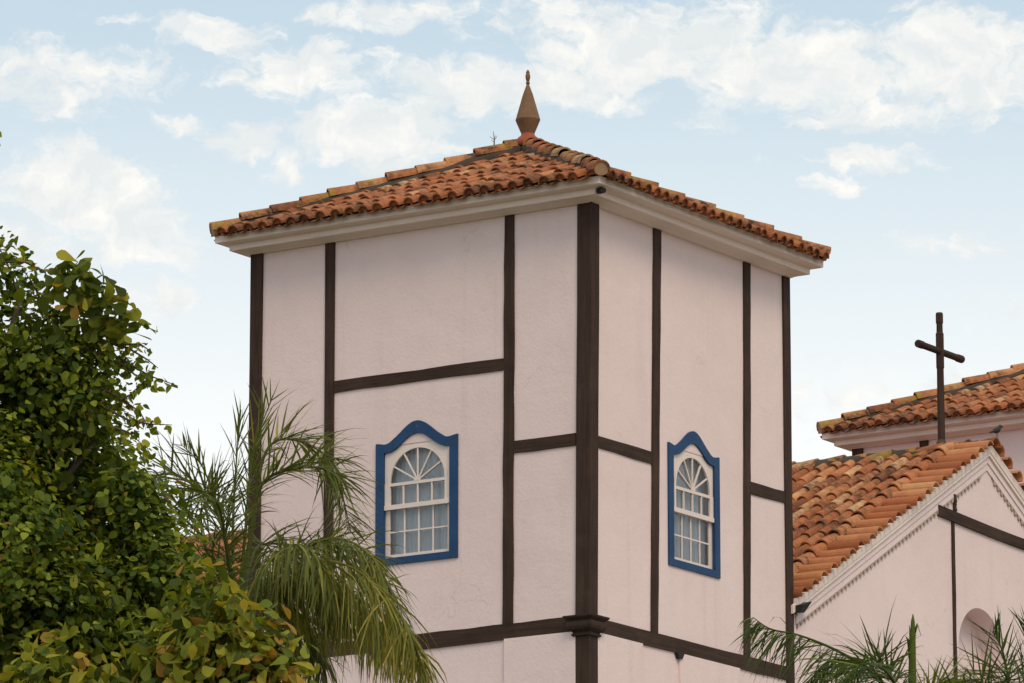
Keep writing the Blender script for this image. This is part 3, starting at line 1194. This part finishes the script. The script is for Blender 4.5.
# ------------------------------------------------------------------ cross on the ridge, bird, twig, lamp
def make_cross():
    cx, cy, zb = -.64, NY, RZ - .03 + H
    root = empty('wooden_cross', (cx, cy, zb))
    tag(root, 'weathered dark wooden cross of round logs standing on the church roof ridge', 'cross')
    off = Vector((cx, cy, zb))
    m = MB(off)
    hgt = 1.90
    m.tube([(cx, cy, zb - .1), (cx, cy, zb + .1), (cx, cy, zb + .9), (cx, cy, zb + 1.15), (cx, cy, zb + 1.17), (cx, cy, zb + 1.62), (cx, cy, zb + 1.64), (cx, cy, zb + hgt - .14)], [.054, .050, .046, .045, .052, .052, .042, .040], 12)
    m.tube([(cx, cy, zb + hgt - .15), (cx, cy, zb + hgt - .13), (cx, cy, zb + hgt - .02), (cx, cy, zb + hgt)], [.042, .048, .048, .042], 12)
    m.build('upright', M_WOOD, root, fix=True)
    m = MB(off)
    z = zb + 1.385
    m.tube([(cx, cy - .60, z), (cx, cy - .585, z), (cx, cy - .47, z), (cx, cy - .45, z), (cx, cy + .45, z), (cx, cy + .47, z), (cx, cy + .585, z), (cx, cy + .60, z)], [.044, .052, .052, .045, .045, .052, .052, .044], 12)
    m.build('crossbar', M_WOODH, root, fix=True)
    m = MB(off)
    m.lathe((cx, cy, zb), [(.10, -.10), (.095, .08), (.075, .15), (.058, .20), (.052, .21)], 10)
    m.build('mortar_foot', M_MORTAR, root, smooth=True)


make_cross()


def make_bird():
    b = Vector((.15, NY + .03, RZ + .175 + H))
    m = MB(b)
    f = Vector((.25, .97, 0)).normalized()        # faces along the front
    pts = [b + f * -.13 + Vector((0, 0, .005)), b + f * -.07 + Vector((0, 0, .028)), b + f * -.02 + Vector((0, 0, .045)), b + f * .03 + Vector((0, 0, .065)), b + f * .055 + Vector((0, 0, .09)), b + f * .075 + Vector((0, 0, .115)), b + f * .10 + Vector((0, 0, .115)), b + f * .13 + Vector((0, 0, .108))]
    m.tube(pts, [.008, .014, .036, .038, .026, .024, .016, .002], 10)
    s = f.cross(Vector((0, 0, 1)))
    for q in (-1, 1):
        m.tube([b + s * .012 * q + f * .01 + Vector((0, 0, .02)), b + s * .014 * q + f * .012 + Vector((0, 0, -.06))], .004, 5)
    o = m.build('bird', M_BIRD, None, smooth=True, loc=b)
    tag(o, 'small dark bird perched on the front end of the gable ridge', 'bird')


make_bird()


def make_twig():
    # stands on the hip that runs down to the left
    ap = Vector((TC.x + .075, TC.y, 6.34 + H))
    c = Vector((-WL - .335, -.335, 5.155 + H))
    b = ap + (c - ap) * .11 + Vector((0, 0, .20))
    m = MB(b)
    m.tube([b + Vector((0, 0, -.04)), b + Vector((.006, 0, .10)), b + Vector((-.012, .004, .20))], [.011, .007, .003], 6)
    for (z, dx, dz) in ((.08, .035, .07), (.09, -.045, .05), (.06, -.03, .03), (.10, .02, .05)):
        m.tube([b + Vector((.003, 0, z)), b + Vector((dx * .6, dx * .5, z + dz * .5)), b + Vector((dx, dx * .7, z + dz))], [.004, .003, .001], 5)
    o = m.build('dry_weed', M_TWIG, None, loc=b)
    tag(o, 'tiny dry leafless weed sprouting from the tower roof beside the finial', 'plant')


make_twig()


def make_lamp():
    b = Vector((.27, -.13, 5.035 + H))
    m = MB(b)
    m.tube([b + Vector((-.03, -.0, -.004)), b + Vector((.03, -.03, -.01)), b + Vector((.085, -.065, -.02))], [.030, .036, .034], 10)
    m.tube([b + Vector((.0, 0, -.0)), b + Vector((0, 0, .03))], .014, 8)
    o = m.build('spotlight', M_DARK, None, loc=b, fix=True)
    tag(o, 'small black fitting tucked under the near corner of the tower eaves', 'lamp')


make_lamp()

# ------------------------------------------------------------------ foliage
nrs = np.random.RandomState(11)


def leaf_mesh(name, pos, nor, size, tint, shape, mat, parent, base, droop=.25):
    """many separate leaves in one mesh. shape: list of (along, half width) pairs of one leaf, folded along its midrib"""
    n = len(pos)
    pos = np.asarray(pos)
    nor = np.asarray(nor)
    nor = nor / (np.linalg.norm(nor, axis=1, keepdims=True) + 1e-9)
    r = nrs.normal(size=(n, 3))
    r[:, 2] -= .55                         # tips tend to hang
    ax = r - nor * (r * nor).sum(1, keepdims=True)
    ax /= np.linalg.norm(ax, axis=1, keepdims=True) + 1e-9
    sd_ = np.cross(ax, nor)
    S = np.asarray(size)[:, None]
    K = len(shape)
    V = np.zeros((n, 3 * K, 3))
    curl = nrs.uniform(-.1, droop, size=(n, 1))
    fold = nrs.uniform(.05, .35, size=(n, 1))
    for k, (a, w) in enumerate(shape):
        mid = pos + ax * S * a - nor * S * (a * a) * curl
        V[:, 3 * k] = mid - sd_ * S * w + nor * S * w * fold
        V[:, 3 * k + 1] = mid
        V[:, 3 * k + 2] = mid + sd_ * S * w + nor * S * w * fold
    F = []
    for k in range(K - 1):
        F += [(3 * k, 3 * k + 1, 3 * k + 4, 3 * k + 3), (3 * k + 1, 3 * k + 2, 3 * k + 5, 3 * k + 4)]
    F = np.array(F)
    nf = len(F)
    FF = (F[None] + (np.arange(n) * 3 * K)[:, None, None]).reshape(-1)
    V = V.reshape(-1, 3) - np.array(base)
    me = bpy.data.meshes.new(name)
    me.vertices.add(len(V))
    me.vertices.foreach_set('co', V.reshape(-1))
    me.loops.add(len(FF))
    me.loops.foreach_set('vertex_index', FF.astype(np.int32))
    me.polygons.add(n * nf)
    me.polygons.foreach_set('loop_start', np.arange(0, n * nf * 4, 4, dtype=np.int32))
    me.polygons.foreach_set('loop_total', np.full(n * nf, 4, dtype=np.int32))
    at = me.attributes.new('tint', 'FLOAT', 'FACE')
    at.data.foreach_set('value', np.repeat(np.clip(tint, 0, 1), nf).astype(np.float32))
    me.polygons.foreach_set('use_smooth', np.ones(n * nf, dtype=bool))
    me.materials.append(mat)
    me.update()
    me.validate()
    o = bpy.data.objects.new(name, me)
    COL.objects.link(o)
    if parent is not None:
        o.parent = parent
    return o


SMALL = [(0, .03), (.18, .30), (.45, .36), (.75, .20), (1.0, .01)]
BIG = [(0, .02), (.2, .07), (.45, .18), (.70, .265), (.88, .24), (.98, .12), (1.03, .02)]
E3 = np.array([CAM_R, CAM_U, CAM_F])


def cloud(blobs, per_m2, d0, shell=.55, clump=.10, csize=7, up=.5):
    """leaf places on and in a set of lobes: blobs are (px, py, r px, depth offset m, density)"""
    PP, NN, LL = [], [], []
    for (x, y, r, dz, dn) in blobs:
        c = np.array(pt(x, y, d0 + dz))
        R = r / FPX * (d0 + dz)
        n = max(3, int(4 * math.pi * R * R * per_m2 * dn / csize))
        v = nrs.normal(size=(n, 3))
        v /= np.linalg.norm(v, axis=1, keepdims=True)
        lump = 1 + .34 * np.sin(v[:, :1] * 5.1 + x) * np.cos(v[:, 1:2] * 4.3 + y) + .2 * np.sin(v[:, 2:] * 7 + r)
        rad = R * lump * (shell + (1 - shell) * nrs.uniform(size=(n, 1)) ** .6) * nrs.choice([1, 1, 1, .8], size=(n, 1))
        q = c + v * rad * np.array([1, 1, 1.0])
        lum = nrs.normal(0, .22, size=n) + .10 * (lump[:, 0] - 1) / .3  # lit clusters and dark gaps put into leaf tint, outer lumps lighter
        k = np.repeat(np.arange(n), csize)
        p = q[k] + np.clip(nrs.normal(0, clump, size=(n * csize, 3)), -1.6 * clump, 1.6 * clump)
        nn = v[k] + nrs.normal(0, .65, size=(n * csize, 3)) + np.array([0, 0, up])
        PP.append(p)
        NN.append(nn)
        LL.append(lum[k])
    return np.concatenate(PP), np.concatenate(NN), np.concatenate(LL)


def twig_with_leaves(m, pts, rad, step, out):
    """a hanging shoot: a thin tube and the places of its small leaves"""
    pts = [Vector(p) for p in pts]
    m.tube(pts, [rad * (1 - .75 * i / (len(pts) - 1)) for i in range(len(pts))], 5)
    for a, b in zip(pts[:-1], pts[1:]):
        n = max(1, int((b - a).length / step))
        for k in range(n):
            out.append(a.lerp(b, (k + .5) / n) + Vector(nrs.normal(0, .012, 3)))


def make_vine_tree():
    d0 = 42.0
    bp = pt(-70, 600, d0)
    base = Vector((bp.x, bp.y, 0))
    root = empty('tree', base)
    tag(root, 'tall leafy tree smothered in dark green creeper at the left edge', 'tree')
    top = bp.z
    m = MB(base)
    m.tube([base, base + Vector((.1, .05, 3)), base + Vector((.0, .1, 6)), base + Vector((.15, .1, 8.2)), base + Vector((.3, .2, 10.4))], [.34, .26, .22, .18, .09], 12)
    tips = [(60, 560, .2), (95, 440, .3), (40, 380, .1), (90, 330, 0), (-60, 330, .4), (-150, 480, -.4), (20, 300, 0), (130, 540, -.1), (-90, 560, -1.2)]
    for (x, y, dz) in tips:
        e = pt(x, y, d0 + dz)
        s = base + Vector((.05, .08, min(9.3, e.z - 1.3)))
        mid = s.lerp(e, .5) + Vector((0, 0, -.12))
        m.tube([s, mid, e], [.085, .05, .018], 7)
    blobs = [(-60, 345, 85, .2, 1), (28, 352, 50, .1, 1.1), (84, 338, 28, 0, 1), (62, 380, 52, .05, 1.1), (15, 430, 72, .35, 1), (92, 415, 28, .2, 1.0), (85, 475, 42, .55, .9),
             (30, 500, 60, .75, .8), (70, 540, 60, .75, .8), (135, 520, 44, .1, 1.1), (150, 570, 52, -.1, 1.1), (178, 600, 45, .1, 1.0),
             (15, 560, 74, -.7, 1.15), (-15, 500, 40, -.8, 1.1), (60, 600, 40, -.8, 1.1), (-20, 640, 100, -.5, 1.1), (70, 620, 58, -.35, 1.1), (120, 650, 70, -.1, 1), (190, 670, 60, .1, .9), (-70, 500, 130, .2, .8), (-130, 380, 120, .5, .55),
             (-190, 560, 170, .4, .4), (-70, 700, 190, .3, .5), (120, 760, 150, .5, .5), (80, 470, 70, 1.1, 1.0), (55, 400, 60, 1.0, .9), (110, 560, 65, .9, 1.0), (120, 500, 30, -.1, 1.0), (5, 275, 26, .1, .9), (112, 362, 18, 0, .8), (-10, 470, 45, -.45, 1.1)]
    p, n, l = cloud(blobs, 600, d0, .5, .10, 12, .75)
    size = nrs.uniform(.036, .088, size=len(p)) * nrs.choice([.8, 1, 1, 1.25], size=len(p))
    tint = .42 + l + nrs.normal(0, .12, len(p))
    # shoots that hang out into the sky
    out = []
    for path in ([(85, 350), (120, 358), (150, 376), (178, 386)], [(90, 352), (122, 364), (146, 384), (160, 390)], [(100, 340), (128, 348), (148, 360), (158, 368)], [(95, 385), (120, 398), (140, 412), (150, 430)], [(110, 330), (135, 322), (158, 332)], [(118, 345), (140, 344), (152, 352)], [(100, 405), (128, 420), (150, 424), (172, 425)],
                 [(105, 425), (128, 432), (142, 444)], [(2, 262), (25, 262), (45, 272), (50, 292)], [(20, 300), (10, 270), (-4, 240)], [(45, 310), (34, 285), (22, 268)], [(120, 400), (130, 395), (148, 378)],
                 [(-40, 300), (-20, 225), (-3, 196)], [(-50, 300), (-25, 180), (-3, 130)], [(-30, 300), (-14, 250), (-4, 219)], [(110, 470), (130, 468), (142, 474)], [(60, 330), (38, 300), (30, 290)]):
        twig_with_leaves(m, [pt(x, y, d0 - .1 + .05 * i) for i, (x, y) in enumerate(path)], .012, .022, out)
    m.build('trunk', M_BARK, root, smooth=True)
    out = np.array(out)
    p = np.concatenate([p, out])
    n = np.concatenate([n, nrs.normal(0, .8, size=out.shape) + np.array([0, 0, .5])])
    size = np.concatenate([size, nrs.uniform(.045, .085, size=len(out))])
    tint = np.concatenate([tint, nrs.uniform(.3, 1.0, size=len(out))])
    leaf_mesh('creeper', p, n, size, tint, SMALL, M_VINE, root, base)
    # the tree's own large leaves, breaking through at the top and low down
    blobs = [(84, 288, 30, -.1, 1.5), (108, 305, 22, -.15, 1.5), (65, 280, 16, -.1, 1.0), (112, 328, 14, -.2, .8), (40, 330, 50, -.2, .15), (20, 420, 60, -.1, .22), (60, 600, 70, -.7, .35),
             (-60, 400, 140, .2, .25), (40, 665, 70, -.8, .5), (100, 480, 50, .1, .25)]
    p, n, l = cloud(blobs, 95, d0, .45, .07, 4, .5)
    size = nrs.uniform(.10, .19, size=len(p))
    tint = .34 + l + nrs.normal(0, .14, len(p))
    # a rosette of upright leaves at the very top
    ex, en, es = [], [], []
    for (x, y) in ((60, 268), (80, 270), (92, 272), (100, 285), (112, 300), (125, 300), (70, 290), (88, 300), (118, 318), (125, 335), (78, 262)):
        ex.append(pt(x, y, d0 - .15))
        en.append(-CAM_F + CAM_R * rnd.uniform(-.5, .5) + CAM_U * rnd.uniform(-.2, .5))
        es.append(rnd.uniform(.15, .20))
    leaf_mesh('crown', np.concatenate([p, np.array(ex)]), np.concatenate([n, np.array(en)]), np.concatenate([size, es]), np.concatenate([tint, nrs.uniform(.3, .8, len(ex))]), BIG, M_ALM, root, base, .4)


make_vine_tree()


def make_almond_tree():
    d0 = 39.5
    bp = pt(215, 700, d0)
    base = Vector((bp.x, bp.y, 0))
    root = empty('tree', base)
    tag(root, 'lower tree with large yellowing leaves below the palm at the bottom left', 'tree')
    m = MB(base)
    top = bp.z
    m.tube([base, base + Vector((.08, 0, top * .5)), base + Vector((0, .06, top * .9)), base + Vector((.0, .03, top + .2))], [.17, .12, .08, .035], 10)
    for (x, y, dz) in ((205, 630, 0), (250, 640, .1), (285, 665, -.1), (180, 660, -.2), (150, 690, -.3), (270, 610, .2), (195, 590, .1), (240, 690, -.3), (100, 690, 0)):
        e = pt(x, y, d0 + dz)
        s = base + Vector((0, .02, top - .35))
        m.tube([s, s.lerp(e, .5) + Vector((0, 0, -.03)), e], [.03, .018, .008], 6)
    m.build('trunk', M_BARK, root, smooth=True)
    blobs = [(200, 615, 30, 0, 1), (230, 640, 38, 0, 1), (262, 655, 30, .1, 1), (285, 680, 22, 0, 1), (190, 660, 48, -.1, 1), (140, 675, 40, -.2, .7), (245, 690, 48, 0, .9), (200, 575, 14, .1, .9), (250, 610, 18, .1, .9),
             (180, 740, 90, 0, .7), (90, 700, 40, -.3, .7), (45, 675, 36, -.4, .6), (280, 740, 60, 0, .7), (212, 590, 14, 0, .8), (185, 640, 20, -.4, .8)]
    p, n, l = cloud(blobs, 210, d0, .4, .10, 6, .6)
    size = nrs.uniform(.09, .165, size=len(p))
    tint = .47 + l * 1.2 + nrs.normal(0, .15, len(p))
    leaf_mesh('crown', p, n, size, tint, BIG, M_ALM, root, base, .4)


make_almond_tree()

# ------------------------------------------------------------------ palms


def frond(root, base, heart, ctrl, leaf_len, mat, n=64, tint=.4, wide=.020, spread=.75, hang=.6, seed=1, r0=.020, start=.18, down=0.):
    """one feather leaf: ctrl are (right, up, away) metres from the heart; leaflets leave both sides of the rachis, then hang"""
    R = random.Random(seed)
    P = [Vector(heart)] + [Vector(heart) + CAM_R * a + Vector((0, 0, b)) + Vector((CAM_F.x, CAM_F.y, 0)).normalized() * c for a, b, c in ctrl]
    # smooth path (Catmull-Rom)
    pts = []
    ext = [P[0] * 2 - P[1]] + P + [P[-1] * 2 - P[-2]]
    for i in range(1, len(ext) - 2):
        p0, p1, p2, p3 = ext[i - 1:i + 3]
        for k in range(8):
            t = k / 8
            pts.append(.5 * ((2 * p1) + (p2 - p0) * t + (2 * p0 - 5 * p1 + 4 * p2 - p3) * t * t + (3 * p1 - p0 - 3 * p2 + p3) * t ** 3))
    pts.append(P[-1])
    L = len(pts)
    m = MB(base)
    m.tube(pts, [r0 * (1 - .85 * i / (L - 1)) for i in range(L)], 6, tint=min(1, tint + .15))
    n = int(n * 1.35)
    for i in range(n * 2):
        t = start + (1 - start) * (i // 2 + R.uniform(-.3, .3)) / n
        t = min(max(t, 0), .999)
        q = t * (L - 1)
        k = int(q)
        c = pts[k].lerp(pts[k + 1], q - k)
        d = (pts[min(k + 2, L - 1)] - pts[max(k - 1, 0)]).normalized()
        up = Vector((0, 0, 1))
        s = d.cross(up)
        if s.length < .35:
            s = d.cross(-CAM_F)
        s.normalize()
        nrm = s.cross(d).normalized()
        sg = 1 if i % 2 else -1
        ln = leaf_len * (math.sin(math.pi * (.12 + .80 * (t - start) / (1 - start))) ** .6) * R.uniform(.75, 1.15)
        pl_ = R.choice((.55, .25, -.1, -.3)) * 1.0             # leaflets stand in several ranks
        if down:
            pl_ -= .3
        dr = (d * R.uniform(.45, .75) + s * sg * spread + nrm * pl_ - Vector((0, 0, down * R.uniform(.4, 1.2)))).normalized()
        w = wide * R.uniform(.7, 1.15)
        tt = min(1, max(0, tint + R.gauss(0, .16) + .10 * t))
        seg = 4
        vs, fs = [], []
        p = c.copy()
        dirv = dr.copy()
        wv = dirv.cross(Vector((0, 0, 1)))
        if wv.length < .1:
            wv = s.copy()
        wv = (wv.normalized() + Vector((R.uniform(-.7, .7), R.uniform(-.7, .7), R.uniform(-.7, .7)))).normalized()
        dr = (dr + Vector((R.gauss(0, .20), R.gauss(0, .20), R.gauss(0, .20)))).normalized()
        dirv = dr.copy()
        hg = hang * R.uniform(.25, 1.5)
        for j in range(seg + 1):
            ww = w * (.45, 1, .85, .5, .04)[j]
            vs += [p - wv * ww / 2, p + wv * ww / 2]
            p = p + dirv * ln / seg
            dirv = (dirv + Vector((0, 0, -1)) * hg * (.25 + .2 * j)).normalized()
        fs = [(2 * j, 2 * j + 1, 2 * j + 3, 2 * j + 2) for j in range(seg)]
        m.add(vs, fs, tt)
    return m.build('frond', mat, root, smooth=False)


def palm(hx, hy, d0, label, fronds, mat, spear=None, trunk_r=.13):
    heart = pt(hx, hy, d0)
    base = Vector((heart.x, heart.y, 0))
    root = empty('palm_tree', base)
    tag(root, label, 'palm tree')
    sc = FPX / d0
    m = MB(base)
    k = 26
    pts, rr = [], []
    for i in range(k + 1):
        t = i / k
        pts.append(base + Vector((.06 * math.sin(t * 3), .05 * math.sin(t * 2.2), (heart.z - .25) * t)))
        rr.append(trunk_r * (1.35 - .45 * t) * (1 + .04 * (i % 2)))
    m.tube(pts, rr, 12)
    m.build('trunk', M_BARK, root, smooth=True)
    m = MB(base)
    m.tube([heart + Vector((0, 0, -.5)), heart + Vector((0, 0, -.2)), heart + Vector((0, 0, .1))], [trunk_r * .9, trunk_r * .8, trunk_r * .35], 10, tint=.5)
    m.build('crownshaft', M_PALMG, root, smooth=True)
    for i, fr in enumerate(fronds):
        ctrl = [((x - hx) / sc, (hy - y) / sc, dz) for x, y, dz in fr['p']]
        kw = {k_: v for k_, v in fr.items() if k_ != 'p'}
        frond(root, base, heart, ctrl, mat=kw.pop('mat', mat), seed=100 + i + int(hx), **kw)
    if spear:
        m = MB(base)
        (x0, y0), (x1, y1), w = spear
        a, b = pt(x0, y0, d0 - .05), pt(x1, y1, d0 - .05)
        m.tube([a, a.lerp(b, .4), a.lerp(b, .75), a.lerp(b, .93), b], [w, w * 1.05, w * .8, w * .5, .004], 7, tint=.75)
        for q in range(5):
            c = a.lerp(b, .35 + .1 * q)
            m.tube([c, c.lerp(b, .6) + CAM_R * .02 * (q - 2), b + CAM_R * .035 * (q - 2) + Vector((0, 0, -.10 * abs(q - 2)))], [w * .5, w * .35, .002], 5, tint=.6 + .08 * q)
        m.build('spear_leaf', M_PALMG, root, smooth=True)
    return root


palm(236, 620, 48.0, 'feathery palm tree with drooping olive fronds in front of the near tower', [
    dict(p=[(232, 540, 0), (234, 470, .0), (239, 405, .0)], leaf_len=.42, n=12, hang=.10, spread=.14, tint=.40, start=.40, wide=.018),
    dict(p=[(243, 540, .1), (250, 450, .15), (270, 388, .1)], leaf_len=.45, n=15, hang=.08, spread=.16, tint=.42, start=.35),
    dict(p=[(225, 540, .2), (205, 490, .3), (165, 464, .3), (138, 480, .2)], leaf_len=.62, n=46, hang=.22, spread=.55, tint=.38, r0=.024),
    dict(p=[(215, 570, -.1), (190, 520, -.2), (160, 500, -.3), (150, 540, -.3)], leaf_len=.55, n=46, hang=.30, spread=.6, tint=.34),
    dict(p=[(250, 520, .3), (262, 440, .4), (292, 425, .5), (332, 452, .55), (346, 520, .5)], leaf_len=.55, n=62, hang=.45, spread=.6, tint=.40, start=.34),
    dict(p=[(250, 540, -.1), (262, 486, -.2), (300, 472, -.3), (335, 482, -.4), (352, 540, -.4)], leaf_len=.58, n=60, hang=.30, spread=.65, tint=.36, start=.28, r0=.026),
    dict(p=[(262, 595, -.3), (300, 562, -.5), (342, 552, -.7), (380, 580, -.8), (400, 635, -.8)], leaf_len=.66, n=90, hang=.8, spread=.65, tint=.52, down=.5, r0=.026),
    dict(p=[(265, 605, -.1), (305, 590, -.2), (350, 598, -.2), (392, 625, -.2), (428, 670, -.1)], leaf_len=.76, n=90, hang=1.0, spread=.6, tint=.66, r0=.028, down=.8),
    dict(p=[(258, 595, .2), (288, 550, .3), (325, 532, .5), (365, 548, .6), (388, 590, .6)], leaf_len=.60, n=80, hang=.5, spread=.75, tint=.42),
    dict(p=[(255, 600, -.6), (285, 570, -1.0), (315, 575, -1.3), (340, 620, -1.4)], leaf_len=.66, n=84, hang=1.1, spread=.6, tint=.46, down=.7),
    dict(p=[(275, 590, .3), (318, 572, .5), (362, 590, .6), (398, 640, .6)], leaf_len=.78, n=80, hang=1.0, spread=.55, tint=.70, down=.9),
    dict(p=[(262, 605, .5), (285, 590, .9), (305, 605, 1.1), (320, 645, 1.2)], leaf_len=.72, n=80, hang=.9, spread=.6, tint=.46, down=.8),
    dict(p=[(270, 600, -.6), (315, 580, -.9), (360, 592, -1.1), (405, 640, -1.2), (425, 690, -1.2)], leaf_len=.78, n=80, hang=.9, spread=.6, tint=.68, down=.8),
    dict(p=[(268, 600, -.3), (300, 575, -.5), (330, 585, -.6), (350, 630, -.6)], leaf_len=.74, n=80, hang=1.0, spread=.55, tint=.50, down=.9),
    dict(p=[(230, 570, -.3), (222, 520, -.6), (208, 510, -.9), (196, 560, -1.1)], leaf_len=.6, n=60, hang=.5, spread=.7, tint=.32),
    dict(p=[(242, 580, .4), (250, 530, .9), (262, 520, 1.3), (275, 560, 1.6)], leaf_len=.6, n=56, hang=.5, spread=.7, tint=.32),
    dict(p=[(210, 610, .2), (170, 590, .5), (130, 620, .7)], leaf_len=.6, n=50, hang=.5, spread=.7, tint=.34),
    dict(p=[(225, 600, .4), (200, 545, 1.0), (178, 540, 1.5), (160, 590, 1.8)], leaf_len=.6, n=56, hang=.5, spread=.7, tint=.34),
    dict(p=[(228, 560, .0), (215, 505, .1), (200, 462, .1), (178, 440, .0)], leaf_len=.36, n=22, hang=.05, spread=.35, tint=.42),
], M_PALM, trunk_r=.14)

palm(908, 735, 50.0, 'green palm tree with an upright spear leaf in front of the church gable', [
    dict(p=[(880, 680, -.1), (840, 655, -.2), (800, 640, -.3), (770, 634, -.35), (752, 622, -.35)], leaf_len=.55, n=60, hang=.7, spread=.5, tint=.40, down=.7),
    dict(p=[(890, 690, .2), (868, 662, .3), (835, 652, .4), (812, 672, .5)], leaf_len=.60, n=46, hang=.5, spread=.6, tint=.42, down=.4),
    dict(p=[(895, 690, -.2), (880, 668, -.3), (862, 668, -.4), (840, 690, -.4)], leaf_len=.52, n=44, hang=.05, spread=.7, tint=.45),
    dict(p=[(925, 700, .1), (940, 682, .1), (955, 684, .1), (972, 710, .1)], leaf_len=.45, n=40, hang=.15, spread=.7, tint=.82),
    dict(p=[(915, 700, .5), (928, 682, 1.0), (940, 684, 1.4), (950, 710, 1.7)], leaf_len=.5, n=40, hang=.3, spread=.7, tint=.55),
    dict(p=[(895, 700, -.5), (875, 685, -1.0), (850, 690, -1.4), (830, 730, -1.6)], leaf_len=.6, n=50, hang=.4, spread=.7, tint=.42),
    dict(p=[(930, 720, -.4), (960, 705, -.9), (990, 720, -1.2), (1010, 770, -1.4)], leaf_len=.6, n=50, hang=.4, spread=.7, tint=.4),
], M_PALMG, spear=((912, 715), (913, 614), .036))

palm(1015, 745, 51.5, 'dark green palm tree with upright leaflets at the bottom right corner', [
    dict(p=[(1000, 710, 0), (984, 688, -.1), (970, 680, -.1), (956, 690, -.1)], leaf_len=.5, n=30, hang=.08, spread=.5, tint=.32),
    dict(p=[(1012, 690, .1), (1006, 650, .1), (995, 628, .1)], leaf_len=.42, n=16, hang=.05, spread=.28, tint=.30),
    dict(p=[(1025, 690, .1), (1032, 650, .1), (1036, 620, .1)], leaf_len=.46, n=20, hang=.08, spread=.30, tint=.36),
    dict(p=[(1035, 700, -.1), (1065, 670, -.2), (1100, 680, -.3)], leaf_len=.6, n=50, hang=.2, spread=.6, tint=.36),
    dict(p=[(1005, 715, -.4), (1000, 690, -.8), (985, 690, -1.2), (970, 720, -1.4)], leaf_len=.5, n=36, hang=.12, spread=.7, tint=.38),
    dict(p=[(1010, 715, .5), (1004, 690, .9), (990, 688, 1.2), (978, 720, 1.5)], leaf_len=.5, n=30, hang=.12, spread=.7, tint=.34),
], M_PALMG)

SC.render.film_transparent = False
SC.cycles.use_denoising = True
SC.cycles.max_bounces = 8
SC.cycles.transparent_max_bounces = 12
